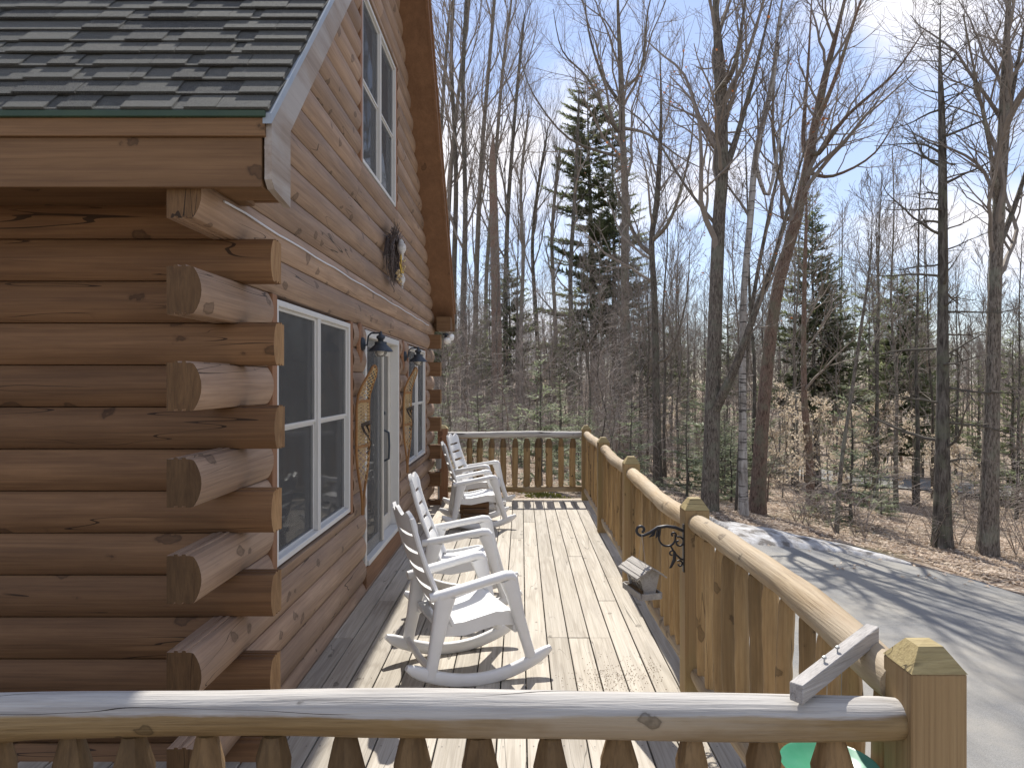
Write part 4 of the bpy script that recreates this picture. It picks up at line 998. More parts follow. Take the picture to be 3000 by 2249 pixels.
# spilled seed
m = MB(); q = random.Random(2)
for (px, py, n_, sp) in ((1345, 1462, 260, 0.13), (1290, 1475, 120, 0.10), (1405, 1440, 80, 0.08)):
    d = CAM_Z * FPX / (py - VY); cx = (px - VX) * d / FPX
    for k in range(n_):
        x, y, a = cx + q.gauss(0, sp), d + q.gauss(0, sp), q.uniform(0, 6.28); s = 0.0045
        if x > 0.9: continue
        m.add([(x + s * math.cos(a), y + s * math.sin(a), 0.003), (x - s * 0.5 * math.sin(a), y + s * 0.5 * math.cos(a), 0.003), (x - s * math.cos(a), y - s * math.sin(a), 0.003), (x, y, 0.007)], [(0, 1, 3), (1, 2, 3), (2, 0, 3)])
tag(m.build('spilled_seed', M['seed'], smooth=False), 'spilled bird seed scattered on the deck boards', 'seed', kind='stuff')

# ---------------------------------------------------------------- things on the gable wall
cb = MB(); pts = [(WALL_X + 0.006 + 0.002 * math.sin(i), 3.2 + (10.3 - 3.2) * i / 30, 2.632 + 0.004 * math.sin(i * 1.7)) for i in range(31)]
cb.tube(pts, 0.0055, 6); tag(cb.build('wall_cable', M['cable']), 'thin white cable running along the log wall above the windows', 'cable')

def lantern(y, z, label):
    t = thing('wall_lantern', label, 'lantern', (WALL_X, y, z), 0, 'barn lanterns beside the door')
    m = MB(); m.lathe([(0.078, 0.0), (0.078, 0.02), (0.066, 0.03)], 20, sx=2.2, sy=0.95); m.build('mounting_block', M['trim_z'], t, (-0.022, 0, 0.0), (0, math.pi / 2, 0))
    m = MB(); m.lathe([(0.058, 0.0), (0.058, 0.012), (0.045, 0.022), (0.02, 0.026)], 18); m.build('back_plate', M['lamp_metal'], t, (0.0085, 0, -0.01), (0, math.pi / 2, 0))
    hx = 0.165
    m = MB(); m.tube([(0.03, 0, -0.02), (0.05, 0, -0.02), (0.055, 0, 0.02), (0.062, 0, 0.06), (0.085, 0, 0.082), (0.13, 0, 0.083), (hx, 0, 0.083)], 0.0075, 8); m.build('gooseneck', M['lamp_metal'], t, angle=60)
    m = MB(); m.lathe([(0.006, 0.098), (0.014, 0.088), (0.013, 0.075), (0.018, 0.068), (0.036, 0.056), (0.036, 0.040), (0.024, 0.028), (0.022, 0.012), (0.05, 0.008), (0.05, -0.012), (0.052, -0.016), (0.085, -0.045), (0.102, -0.068), (0.106, -0.072), (0.100, -0.070), (0.083, -0.053), (0.048, -0.026), (0.01, -0.022)], 28, (hx, 0, 0))
    m.build('shade', M['lamp_metal'], t, angle=40)
    m = MB(); m.lathe([(0.045, -0.03), (0.055, -0.065), (0.052, -0.088), (0.038, -0.108), (0.018, -0.118), (0.003, -0.12)], 20, (hx, 0, 0)); m.build('globe', M['globe'], t, angle=60)
    m = MB(); m.lathe([(0.012, -0.03), (0.014, -0.05), (0.024, -0.07), (0.018, -0.09), (0.002, -0.097)], 12, (hx, 0, 0)); m.build('bulb', M['bulb'], t, angle=60)
lantern(5.96, 2.145, 'dark barn lantern between the wide window and the sliding door')
lantern(8.12, 2.12, 'dark barn lantern between the sliding door and the far window')

def snowshoe(y, z0, z1, label):
    t = thing('snowshoe', label, 'snowshoe', (WALL_X + 0.035, y, z0), math.radians(-9), 'old snowshoes hung on the log wall')
    Ln = z1 - z0
    def half(v):   # half width at height v
        if v < 0.42: return 0.012 + 0.126 * sstep(0.05, 0.42, v) ** 1.0 * 1.0
        return 0.138 * (1 - 0.06 * sstep(0.5, 0.8, v)) * math.sqrt(max(0.0, 1 - max(0, (v - 0.72) / 0.28) ** 2.2))
    def px_(v): return 0.10 * sstep(0.72, 1.0, v) ** 1.5
    vs_ = [0.0, 0.08, 0.16, 0.24, 0.32, 0.42, 0.52, 0.62, 0.72, 0.80, 0.87, 0.93, 0.97, 0.992, 1.0]
    left = [(px_(v), -half(v), v * Ln) for v in vs_]; right = [(px_(v), half(v), v * Ln) for v in vs_][::-1]
    m = MB(); m.sweep(left + right[1:], 0.020, 0.014, (1, 0, 0), bev=0.6); m.build('frame', M['bent_wood'], t, angle=60)
    for v in (0.46, 0.76):
        m = MB(); m.sweep([(px_(v) + 0.002, -half(v), v * Ln), (px_(v) + 0.006, half(v), v * Ln)], 0.012, 0.025, (1, 0, 0)); m.build('crossbar', M['bent_wood'], t)
    m = MB(); q = random.Random(int(y * 10))
    def lace(v0, v1, n, w=0.0045):
        for i in range(n):
            for sg in (1, -1):
                va = v0 + (v1 - v0) * (i / n); vb = min(v1, va + (v1 - v0) / n * 2.2)
                p, r_ = (px_(va) + 0.004, -sg * half(va) * 0.96, va * Ln), (px_(vb) + 0.004, sg * half(vb) * 0.96, vb * Ln)
                m.tube([p, r_], w, 4)
    lace(0.22, 0.46, 6); lace(0.46, 0.76, 13); lace(0.76, 0.985, 9)
    for k in range(7):
        u = -0.85 + 1.7 * k / 6; m.tube([(0.004, u * half(0.47), 0.47 * Ln), (0.004, u * half(0.75), 0.75 * Ln)], 0.0032, 4)
    m.build('lacing', M['hide'], t)
    m = MB()
    m.sweep([(0.012, -0.06, 0.60 * Ln), (0.06, -0.03, 0.62 * Ln), (0.06, 0.03, 0.62 * Ln), (0.012, 0.06, 0.60 * Ln)], 0.03, 0.006, (0, 0, 1))
    m.sweep([(0.012, -0.05, 0.60 * Ln), (0.035, -0.055, 0.56 * Ln), (0.05, 0.0, 0.52 * Ln), (0.035, 0.05, 0.555 * Ln), (0.012, 0.05, 0.60 * Ln)], 0.02, 0.005, (0, 0, 1))
    m.tube([(0.04, 0.02, 0.52 * Ln), (0.05, 0.06, 0.48 * Ln), (0.03, 0.07, 0.43 * Ln), (0.02, 0.03, 0.41 * Ln)], 0.005, 6)
    m.build('binding', M['strap'], t)
snowshoe(5.87, 0.72, 1.955, 'wooden snowshoe hung on the logs left of the sliding door')
snowshoe(8.17, 0.77, 1.985, 'wooden snowshoe hung on the logs left of the far window')

wr = thing('wreath', 'twig wreath with birds and a yellow ribbon hung high on the log wall', 'wreath', (WALL_X + 0.05, 7.13, 3.06))
q = random.Random(4); m = MB()
for k in range(120):
    a0 = q.uniform(0, 6.28); da = q.uniform(0.6, 1.6); r0 = q.gauss(0.21, 0.03); dr = q.uniform(-0.03, 0.05); dx = q.gauss(0, 0.025)
    m.tube([(dx + 0.02 * q.random(), (r0 + dr * i / 4) * math.cos(a0 + da * i / 4) * 0.9, (r0 + dr * i / 4) * math.sin(a0 + da * i / 4) * 1.05) for i in range(5)], 0.0042, 4, cap=False)
for k in range(110):
    a0 = q.uniform(0.2, 3.0) if k < 70 else q.uniform(0, 6.28); r0 = 0.2; c_, s_ = math.cos(a0), math.sin(a0)
    m.tube([(0.02, r0 * c_ * 0.9, r0 * s_), (0.05 + q.gauss(0, 0.03), (r0 + 0.1) * c_ + q.gauss(0, 0.03), (r0 + q.uniform(0.05, 0.12)) * s_ + q.gauss(0, 0.03))], [0.004, 0.002], 3, cap=False)
m.build('ring', M['twig'], wr, recalc=False)
for (y, z, sc_) in ((0.10, 0.13, 1.0), (0.12, -0.19, 0.75)):
    b = MB(); b.lathe([(0.004, -0.085), (0.03, -0.07), (0.05, -0.03), (0.052, 0.0), (0.04, 0.03), (0.034, 0.045), (0.036, 0.06), (0.028, 0.082), (0.008, 0.094)], 12, sx=0.9)
    b.tube([(0, 0, -0.07), (0, 0.02, -0.15)], [0.018, 0.012], 6); b.tube([(0, 0.0, 0.075), (0, -0.045, 0.07)], [0.008, 0.002], 5)
    b.v = [(x * sc_, y_ * sc_, z_ * sc_) for (x, y_, z_) in b.v]
    b.build('bird', M['white_feather'], wr, (0.075, y, z), (-0.5, 0, 0.3))
b = MB()
for (y, z, a) in ((0.0, -0.02, 0.3), (0.04, -0.10, -0.4), (-0.03, -0.10, 0.7), (0.14, -0.14, 1.4), (0.01, 0.02, -0.9)):
    ca, sa = math.cos(a), math.sin(a); f = lambda u, v, x: (0.08 + x, y + u * ca - v * sa, z + u * sa + v * ca)
    b.add([f(0, -0.07, 0), f(0.028, 0.0, 0.012), f(0, 0.07, 0), f(-0.028, 0.0, 0.012), f(0, 0, -0.004)], [(0, 1, 4), (1, 2, 4), (2, 3, 4), (3, 0, 4)])
b.build('ribbon_leaf', M['yellow'], wr, recalc=False, smooth=False)
b = MB()
for k in range(46):
    a0 = q.uniform(-2.4, 0.9); r0 = q.gauss(0.21, 0.035); s = q.uniform(0.007, 0.014); c = (0.06 + q.uniform(0, 0.04), r0 * math.cos(a0) * 0.9, r0 * math.sin(a0) * 1.05)
    b.lathe([(s * 0.2, -s), (s, -s * 0.3), (s * 0.9, s * 0.5), (s * 0.2, s)], 5, c)
b.build('dried_flower', M['dried_flower'], wr)

fl = thing('flood_light', 'twin white flood lamp under the far roof corner', 'lamp', (-1.16, 10.86, 2.56))
m = MB(); m.lathe([(0.05, 0.0), (0.05, 0.025), (0.02, 0.03)], 14, (0, 0, -0.03)); m.tube([(0, 0, -0.02), (0.0, -0.02, -0.06)], 0.014, 8); m.build('mount', M['lamp_metal'], fl)
for (dx, dy, dz) in ((0.75, -0.45, -0.15), (0.35, -0.7, -0.62)):
    d = Vector((dx, dy, dz)).normalized(); p0 = Vector((0.0, -0.02, -0.05))
    m = MB(); m.tube([p0, p0 + d * 0.05], 0.022, 10); m.build('socket', M['lamp_metal'], fl)
    m = MB(); m.tube([p0 + d * 0.051, p0 + d * 0.07, p0 + d * 0.12, p0 + d * 0.135, p0 + d * 0.145], [0.024, 0.034, 0.056, 0.050, 0.02], 14); m.build('bulb', M['bulb'], fl, angle=60)

ob = thing('outlet_box', 'grey weatherproof outlet box with conduit beside the far railing post', 'outlet box', (-1.255, 10.78, 0))
m = MB(); m.bbox(-0.04, 0.04, -0.035, 0.02, 0.50, 0.66, 0.008); m.build('cover', M['galv'], ob)
m = MB(); m.tube([(0, 0, 0.0), (0, 0, 0.5)], 0.011, 8); m.build('conduit', M['galv'], ob)

# ---------------------------------------------------------------- trees
def wander(q, p0, p1, k, amp):
    A, B = Vector(p0), Vector(p1); T = (B - A); u = T.orthogonal().normalized(); w = T.normalized().cross(u)
    a = [q.uniform(-1, 1) for _ in range(4)]; ph = [q.uniform(0, 6.28) for _ in range(2)]
    return [A + T * (i / k) + (u * (a[0] * math.sin(2.2 * math.pi * i / k + ph[0]) + a[1] * math.sin(5 * math.pi * i / k)) + w * (a[2] * math.sin(2.6 * math.pi * i / k + ph[1]) + a[3] * math.sin(4.4 * math.pi * i / k))) * amp * min(1, 3.0 * i / k) for i in range(k + 1)]
def trunk_mesh(m, pts, rad, n=12, flare=1.35, seed=0):
    q = random.Random(seed); k = len(pts); ph = [q.uniform(0, 6.28) for _ in range(4)]
    rr = [r * (1 + (flare - 1) * math.exp(-i * 2.2 * 6 / k)) for i, r in enumerate(rad)]
    def wob(i, j):
        a = 6.2832 * j / n; root = math.exp(-i * 1.8 * 6 / k)
        return 1 + 0.05 * math.sin(2 * a + ph[0] + i * 0.3) + 0.035 * math.sin(3 * a + ph[1] - i * 0.2) + root * 0.16 * math.sin(4 * a + ph[2])
    m.tube(pts, rr, n, wob=wob)
def interp(pts, rad, t):
    k = len(pts) - 1; f = min(k - 1e-6, max(0, t * k)); i = int(f); a = f - i
    return pts[i].lerp(pts[i + 1], a), rad[i] * (1 - a) + rad[i + 1] * a, (pts[i + 1] - pts[i]).normalized()
class Style:
    def __init__(s, **k): s.__dict__.update(k)
HARD = Style(ang=(0.6, 1.05), up=0.10, wand=0.16, ln=(0.42, 0.7), nch=[0, 7, 5, 4], seg=[0, 8, 5, 3], rmin=0.0045, lv=3, tmin=0.22)
def grow(m, q, p, d, Ln, r, lvl, S, tips=None):
    seg = S.seg[lvl]; pts = [p.copy()]; step = Ln / seg; dd = d.copy(); kink = S.wand
    for i in range(seg):
        dd = (dd + Vector((q.gauss(0, kink), q.gauss(0, kink), q.gauss(0, kink * 0.8) + S.up))).normalized()
        p = p + dd * step; pts.append(p.copy())
    rad = [max(S.rmin * (0.75 if lvl == S.lv else 1.0), r * (1 - 0.82 * i / seg)) for i in range(seg + 1)]
    m.tube(pts, rad, 5 if (lvl == 1 and r > 0.03) else 3, cap=False)
    if lvl >= S.lv:
        if tips is not None: tips.append((pts[-1], dd)); tips.append((pts[len(pts) // 2], dd))
        return
    n = S.nch[lvl]
    for c in range(n):
        t = S.tmin + (1 - S.tmin) * (c + q.random()) / n
        bp_, br, bd = interp(pts, rad, t)
        az = q.uniform(0, 6.28); u = bd.orthogonal().normalized(); w = bd.cross(u); a = q.uniform(*S.ang)
        nd = (bd * math.cos(a) + (u * math.cos(az) + w * math.sin(az)) * math.sin(a)).normalized()
        grow(m, q, bp_, nd, Ln * q.uniform(*S.ln) * (1.1 - 0.45 * t), br * 0.62, lvl + 1, S, tips)
def crown(m, q, pts, rad, H, S, n, t0=0.3, lfac=0.28, ang=(0.5, 1.0), tips=None, dead=0, az0=None):
    for c in range(n):
        t = t0 + (1 - t0) * ((c + q.random()) / n) ** 0.9
        p, r, d = interp(pts, rad, min(0.995, t))
        az = q.uniform(0, 6.28); a = q.uniform(*ang) * (1.15 - 0.5 * t)
        u = d.orthogonal().normalized(); w = d.cross(u)
        nd = (d * math.cos(a) + (u * math.cos(az) + w * math.sin(az)) * math.sin(a)).normalized()
        Ln = H * lfac * q.uniform(0.55, 1.15) * (1.15 - 0.72 * (t - t0) / (1 - t0))
        grow(m, q, p, nd, Ln, min(r * 0.5, Ln * 0.016 + 0.006), 1, S, tips)
def leaves(m, q, tips, n, size, spread, droop=0.3):
    for k in range(n):
        p, d = q.choice(tips)
        c = p + Vector((q.gauss(0, spread), q.gauss(0, spread), q.gauss(0, spread * 0.5)))
        a = q.uniform(0, 6.28); s = size * q.uniform(0.7, 1.25)
        ax = Vector((math.cos(a), math.sin(a), -droop * q.uniform(0.2, 2.2))).normalized(); bx = ax.orthogonal().normalized()
        b2 = (bx * math.cos(a * 3) + ax.cross(bx) * math.sin(a * 3)) * s * 0.42
        m.add([tuple(c), tuple(c + ax * s * 0.5 + b2), tuple(c + ax * s), tuple(c + ax * s * 0.5 - b2)], [(0, 1, 2, 3)])
def build_tree(name, label, cat, pts, rad, base, bark_, crown_mb, group=None, extra=None, branch_mat=None, seed=0, n=12, flare=1.35, trunks=None):
    """pts are relative to base"""
    t = thing(name, label, cat, base, 0, group)
    m = MB(); trunk_mesh(m, pts, rad, n, flare, seed); m.build('trunk', bark_, t, angle=70, recalc=False)
    for (p2, r2, c2) in (trunks or []):
        m = MB(); trunk_mesh(m, p2, r2, 10, 1.0, seed + 1); lb = m.build('limb', bark_, t, angle=70, recalc=False)
        if c2 and c2.v: c2.build('branches', branch_mat or M['branch'], lb, recalc=False, smooth=False)
    if crown_mb and crown_mb.v: crown_mb.build('branches', branch_mat or M['branch'], t, recalc=False, smooth=False)
    for (nm, mb, mat) in (extra or []): mb.build(nm, mat, t, recalc=False, smooth=False)
    return t
def taper(r0, r1, k, p=1.0): return [r0 + (r1 - r0) * (i / k) ** p for i in range(k + 1)]
BASES = []
def pix_path(path, base):
    """photo waypoints (x, y, dist) to points relative to base, with the first at the base"""
    return [at(x, y, d) - base for (x, y, d) in path]
def smooth_path(P, per=5):
    out = []
    for i in range(len(P) - 1):
        a, b_, c, d = P[max(i - 1, 0)], P[i], P[i + 1], P[min(i + 2, len(P) - 1)]
        for k in range(per):
            t = k / per; out.append(0.5 * ((2 * b_) + (c - a) * t + (2 * a - 5 * b_ + 4 * c - d) * t * t + (3 * b_ - a - 3 * c + d) * t ** 3))
    out.append(P[-1]); return out
def key_tree(label, base_px, path, w0, w1, S, n, seed, bark_='bark', t0=0.3, lfac=0.22, limbs=(), ang=(0.5, 1.0), extra_fn=None, branch_mat=None, name='bare_tree', top=None, leaves_n=0):
    """a tree known from the photo: base pixel on the ground, further waypoints at the same distance, widths in photo pixels"""
    q = random.Random(seed); b0 = hit(*base_px); d = b0.y; base = Vector((b0.x, b0.y, b0.z - 0.08)); BASES.append((base.x, base.y, 1.2))
    P = [Vector((0, 0, 0))] + [at(x, y, d + dd) - base for (x, y, dd) in path]
    P.append(P[-1] + Vector(top or (0.1, 0.1, 1.6)))
    pts = smooth_path(P, 5); k = len(pts) - 1
    r0, r1 = w0 * 0.84 * d / FPX / 2, w1 * 0.95 * d / FPX / 2
    rad = taper(r0, r1, k); cm = MB(); H = pts[-1].z; tips = []
    for i in range(k + 1):
        f = i / k
        if f > 0.72: rad[i] *= max(0.12, 1 - (f - 0.72) / 0.28 * 0.9)
    tr = []
    for (t, path2, wa, wb) in limbs:
        p, r, dd_ = interp(pts, rad, t)
        P2 = [p] + [at(x, y, d + dz) - base for (x, y, dz) in path2]; p2 = smooth_path(P2, 4); r2 = taper(wa * d / FPX / 2, min(0.012, wb * d / FPX / 2), len(p2) - 1, 0.8)
        c2 = MB(); crown(c2, q, p2, r2, H * 0.55, S, max(5, n // 2), 0.2, lfac, ang, tips); tr.append((p2, r2, c2))
    crown(cm, q, pts, rad, H, S, n, t0, lfac, ang, tips)
    ex = []
    if leaves_n:
        lm = MB(); leaves(lm, q, [tp for tp in tips if tp[0].z < H * 0.75] or tips, leaves_n, 0.07, 0.05); ex.append(('leaves', lm, M['red_leaf']))
    if extra_fn: ex += extra_fn(q, pts, rad, H, tips)
    return build_tree(name, label, 'tree', pts, rad, base, M[bark_], cm, None, ex, branch_mat, seed, trunks=tr)

S_BIG = Style(ang=(0.45, 0.95), up=0.07, wand=0.15, ln=(0.38, 0.62), nch=[0, 8, 5, 3], seg=[0, 10, 6, 3], rmin=0.0048, lv=3, tmin=0.2)
S_MED = Style(ang=(0.4, 0.85), up=0.09, wand=0.13, ln=(0.38, 0.6), nch=[0, 7, 5, 3], seg=[0, 8, 5, 3], rmin=0.0048, lv=3, tmin=0.2)
S_DEAD = Style(ang=(0.6, 1.2), up=0.015, wand=0.16, ln=(0.28, 0.5), nch=[0, 7, 4], seg=[0, 7, 4], rmin=0.0062, lv=2, tmin=0.15)

key_tree('thick grey forked maple trunk just beyond the snow bank', (1532, 1102), [(1536, 980, 0), (1543, 750, 0.1), (1553, 480, 0.2), (1560, 370, 0.2), (1556, 170, 0.3), (1546, 20, 0.4)], 41, 23, S_BIG, 14, 101, t0=0.36, lfac=0.30, ang=(0.45, 0.85),
         limbs=[(0.56, [(1590, 300, 0.4), (1640, 120, 0.8), (1680, -60, 1.2)], 22, 9), (0.20, [(1585, 800, -0.4), (1625, 690, -0.7), (1665, 580, -1.0), (1705, 440, -1.3), (1745, 300, -1.4)], 24, 8),
                 (0.70, [(1590, 130, -0.5), (1620, -80, -0.8)], 18, 7), (0.42, [(1480, 400, 0.5), (1400, 275, 1.0), (1330, 220, 1.5)], 9, 3)], leaves_n=130, top=(0.0, 0.4, 3.5))
key_tree('leaning red-brown maple that fans out beside the white birch', (1636, 1108), [(1648, 900, 0), (1675, 650, 0), (1715, 490, 0), (1740, 380, 0), (1775, 200, 0.2), (1815, 40, 0.4)], 36, 13, S_BIG, 15, 102, 'bark_red', t0=0.42, lfac=0.25,
         limbs=[(0.62, [(1770, 330, -0.3), (1830, 250, -0.6), (1930, 160, -1.0), (2000, 60, -1.2)], 14, 4), (0.60, [(1735, 300, 0.6), (1745, 150, 1.0), (1755, -30, 1.4)], 16, 6), (0.58, [(1800, 380, 0.5), (1890, 330, 0.8), (1950, 230, 1.0)], 11, 3),
                 (0.66, [(1800, 180, -0.5), (1850, 30, -1.0), (1880, -60, -1.4)], 13, 5), (0.48, [(1690, 470, 0.4), (1685, 330, 0.7), (1640, 190, 1.0)], 12, 4)], top=(0.8, 0.2, 3.0))
key_tree('white barked birch beside the leaning red-brown maple', (1606, 1112), [(1604, 900, 0.2), (1606, 650, 0.3), (1620, 480, 0.3), (1634, 330, 0.4), (1668, 180, 0.6), (1684, 40, 0.8)], 20, 10, S_MED, 11, 103, 'bark_birch', t0=0.4, lfac=0.2, limbs=[(0.55, [(1660, 420, 0.5), (1690, 250, 0.9), (1705, 90, 1.2)], 12, 5)], top=(0.4, 0, 2.5))
key_tree('dead bare spruce pole with short level branches, right of centre', (2036, 1180), [(2036, 950, 0), (2037, 650, 0), (2036, 400, 0), (2034, 250, 0), (2030, 110, 0)], 37, 4, S_DEAD, 62, 104, 'bark_dark', t0=0.12, lfac=0.155, ang=(1.25, 1.7), branch_mat=M['branch_dark'], name='dead_spruce')
key_tree('thick grey maple near the right edge of the photo', (2132, 1196), [(2140, 950, 0), (2148, 650, 0), (2158, 450, 0), (2170, 250, 0), (2176, 60, 0)], 40, 16, S_BIG, 18, 105, t0=0.32, lfac=0.30, ang=(0.45, 0.85),
         limbs=[(0.42, [(2190, 450, 0.3), (2240, 300, 0.6), (2300, 150, 0.9)], 16, 6), (0.50, [(2140, 330, -0.5), (2110, 180, -0.8), (2080, 30, -1.2)], 12, 4), (0.62, [(2200, 130, 0.4), (2230, -40, 0.8)], 14, 6)], top=(0.2, 0, 3.5))
key_tree('slim grey maple forking low, left of the thick forked trunk', (1421, 1050), [(1418, 850, 0), (1414, 650, 0), (1408, 520, 0.1), (1420, 420, 0.2), (1428, 250, 0.3)], 20, 9, S_MED, 15, 106, t0=0.34, lfac=0.24,
         limbs=[(0.46, [(1378, 520, 0.3), (1340, 430, 0.5), (1310, 330, 0.9)], 14, 5), (0.50, [(1450, 470, -0.4), (1490, 330, -0.8), (1500, 200, -1.0)], 11, 4), (0.22, [(1450, 760, -0.3), (1482, 650, -0.5), (1490, 540, -0.6)], 8, 3)], top=(0, 0.3, 3.0), leaves_n=90)
key_tree('tall dark maple with wide crooked limbs behind the side railing', (1357, 1000), [(1354, 800, 0), (1350, 600, 0), (1350, 420, 0), (1345, 300, 0), (1342, 180, 0), (1335, 20, 0)], 24, 10, S_BIG, 14, 107, t0=0.4, lfac=0.30, ang=(0.45, 0.85),
         limbs=[(0.58, [(1310, 250, -0.5), (1270, 170, -0.9), (1215, 110, -1.2), (1195, 20, -1.4)], 10, 4), (0.60, [(1400, 290, 0.6), (1470, 340, 0.9), (1530, 370, 1.0)], 9, 3), (0.66, [(1300, 160, 0.5), (1270, 60, 0.9), (1260, -60, 1.2)], 10, 4), (0.70, [(1385, 150, -0.4), (1400, 20, -0.8), (1430, -80, -1.0)], 9, 4), (0.52, [(1230, 300, 0.4), (1150, 200, 0.8), (1120, 110, 1.0)], 8, 3)], top=(0, 0, 3.0))
key_tree('slim leaning sapling trunk in front of the pale beech leaves', (1806, 1152), [(1818, 1000, 0), (1838, 860, 0), (1858, 720, 0.1), (1880, 560, 0.3)], 12, 4, S_MED, 9, 108, t0=0.5, lfac=0.24, name='sapling')
key_tree('curved dark trunk rising behind the far corner post', (1312, 960), [(1316, 900, 0), (1330, 800, 0), (1345, 720, 0.2), (1350, 560, 0.3)], 14, 5, S_MED, 8, 109, 'bark_dark', t0=0.4, lfac=0.2, name='sapling')
key_tree('grey trunk with a broken lower limb, behind the railing corner', (1236, 935), [(1238, 800, 0), (1232, 600, 0), (1242, 420, 0), (1250, 230, 0)], 15, 5, S_MED, 12, 110, 'bark_dark', t0=0.3, lfac=0.2, top=(0, 0, 2.0))
key_tree('stout red-brown pine trunk left of the far railing corner', (1072, 930), [(1073, 780, 0), (1070, 600, 0), (1066, 430, 0), (1064, 330, 0)], 32, 12, S_DEAD, 26, 111, 'bark_red', t0=0.15, lfac=0.14, ang=(1.1, 1.5), name='pine_tree', branch_mat=M['branch_dark'])
key_tree('red-brown trunk beside a stump on the leaf slope', (1752, 1092), [(1748, 980, 0), (1738, 880, 0), (1736, 760, 0), (1738, 600, 0), (1742, 450, 0)], 20, 6, S_MED, 12, 112, 'bark_red', t0=0.35, lfac=0.2, top=(0, 0, 3.0))
key_tree('grey double trunk in the birch clump', (1594, 1105), [(1600, 950, 0.1), (1612, 800, 0.1), (1628, 640, 0.2), (1660, 470, 0.2), (1690, 330, 0.3)], 13, 6, S_MED, 8, 113, t0=0.5, lfac=0.2, top=(0.4, 0, 2.0))
LEFT = [(1005, 905, [(1000, 700), (1005, 450), (1000, 200), (1010, -60)], 17), (1030, 900, [(1028, 650), (1040, 350), (1060, 100), (1075, -80)], 14), (985, 900, [(980, 640), (985, 380), (975, 120), (985, -80)], 15),
        (1095, 905, [(1092, 700), (1096, 480), (1112, 250), (1130, 60)], 14), (1130, 910, [(1125, 720), (1130, 560), (1125, 400), (1140, 260)], 11), (955, 890, [(962, 640), (975, 360), (1000, 120), (1020, -60)], 14),
        (1165, 905, [(1160, 720), (1150, 540), (1160, 420), (1180, 300)], 11), (1195, 915, [(1200, 720), (1192, 520), (1205, 360)], 12), (1055, 890, [(1050, 620), (1068, 380), (1085, 160), (1105, 0)], 11), (942, 880, [(945, 600), (952, 300), (970, 40)], 13)]
LL = ['tall slender bare tree with upswept twigs, the one closest to the wall', 'tall slender bare tree leaning right above the far chair', 'slender bare tree close against the roof edge', 'slender bare tree forking above the far railing', 'thin bare tree rising behind the middle of the far railing',
      'slender bare tree half hidden by the roof edge', 'thin bare tree right of the middle of the far railing', 'thin bare tree left of the dense spruce', 'thin leaning bare tree behind the far chair', 'bare tree just showing past the roof edge']
S_UP = Style(ang=(0.3, 0.6), up=0.13, wand=0.09, ln=(0.4, 0.65), nch=[0, 7, 5, 3], seg=[0, 7, 4, 3], rmin=0.0065, lv=3, tmin=0.15)
for i, (bx_, by_, pth, w) in enumerate(LEFT):
    key_tree(LL[i], (bx_, by_), [(x, y, 0) for (x, y) in pth], w, 5, S_UP, 19, 130 + i, 'bark' if i % 3 else 'bark_dark', t0=0.3, lfac=0.25, ang=(0.35, 0.75), top=(0.2, 0, 1.5))

# conifers
def conifer(m_n, m_b, q, H, r0, n_wh, per, lmax, t0, shape=1.0, needle=0.16, dens=9, droop=-0.18, ragged=0.25, pts=None):
    rad = None
    for c in range(n_wh):
        t = t0 + (1 - t0) * c / n_wh
        for b_ in range(per):
            if q.random() < ragged: continue
            z = (t + q.uniform(-0.4, 0.4) / n_wh) * H; az = q.uniform(0, 6.28)
            Ln = lmax * (1 - (t - t0) / (1 - t0)) ** shape * q.uniform(0.6, 1.15) + 0.08 * lmax * 0.5
            o = Vector((0, 0, z)) if pts is None else interp(pts, [0] * len(pts), min(0.99, z / H))[0]
            d = Vector((math.cos(az), math.sin(az), droop + 0.45 * t)).normalized(); pl = [o]; p = o.copy(); sg = 5
            for i in range(sg):
                d = (d + Vector((q.gauss(0, 0.06), q.gauss(0, 0.06), 0.05))).normalized(); p = p + d * (Ln / sg); pl.append(p.copy())
            m_b.tube(pl, taper(0.006 + 0.010 * Ln, 0.004, sg), 3, cap=False)
            sidev = d.cross(Vector((0, 0, 1))).normalized(); nn = max(5, int(dens * Ln / needle * 0.55))
            for k in range(nn):
                f = 0.15 + 0.85 * (k + q.random()) / nn; pp = interp(pl, [0] * 6, f)[0]
                sgn = 1 if k % 2 else -1; ln = needle * q.uniform(0.8, 1.6) * (1.25 - 0.7 * f) * (1 + 0.8 * Ln)
                dv_ = (sidev * sgn * q.uniform(0.5, 1.0) + d * q.uniform(0.5, 1.0) + Vector((0, 0, q.gauss(-0.05, 0.34)))).normalized()
                up = Vector((q.gauss(0, 0.3), q.gauss(0, 0.3), 1)).normalized(); wv = dv_.cross(up).normalized() * ln * 0.115
                e = pp + dv_ * ln
                m_n.add([tuple(pp - wv * 0.4), tuple(pp + dv_ * ln * 0.55 - wv), tuple(e), tuple(pp + dv_ * ln * 0.55 + wv), tuple(pp + wv * 0.4)], [(0, 1, 2, 3, 4)])
def fir_key(label, base_px, top_px, w0, seed, lmax_px, t0, nwh, per, mat='needle', name='fir_tree', **k):
    q = random.Random(seed); b0 = hit(*base_px); d = b0.y; base = Vector((b0.x, b0.y, b0.z - 0.06)); BASES.append((base.x, base.y, 0.9))
    topv = at(top_px[0], top_px[1], d) - base; H = topv.z
    pts = wander(q, (0, 0, 0), topv, 14, 0.06); rad = taper(w0 * d / FPX / 2, 0.012, 14)
    mn, mb_ = MB(), MB(); conifer(mn, mb_, q, H, rad[0], nwh, per, lmax_px * d / FPX, t0, pts=pts, **k)
    return build_tree(name, label, 'tree', pts, rad, base, M['bark_dark'], mb_, None, [('needles', mn, M[mat])], M['branch_dark'], seed)
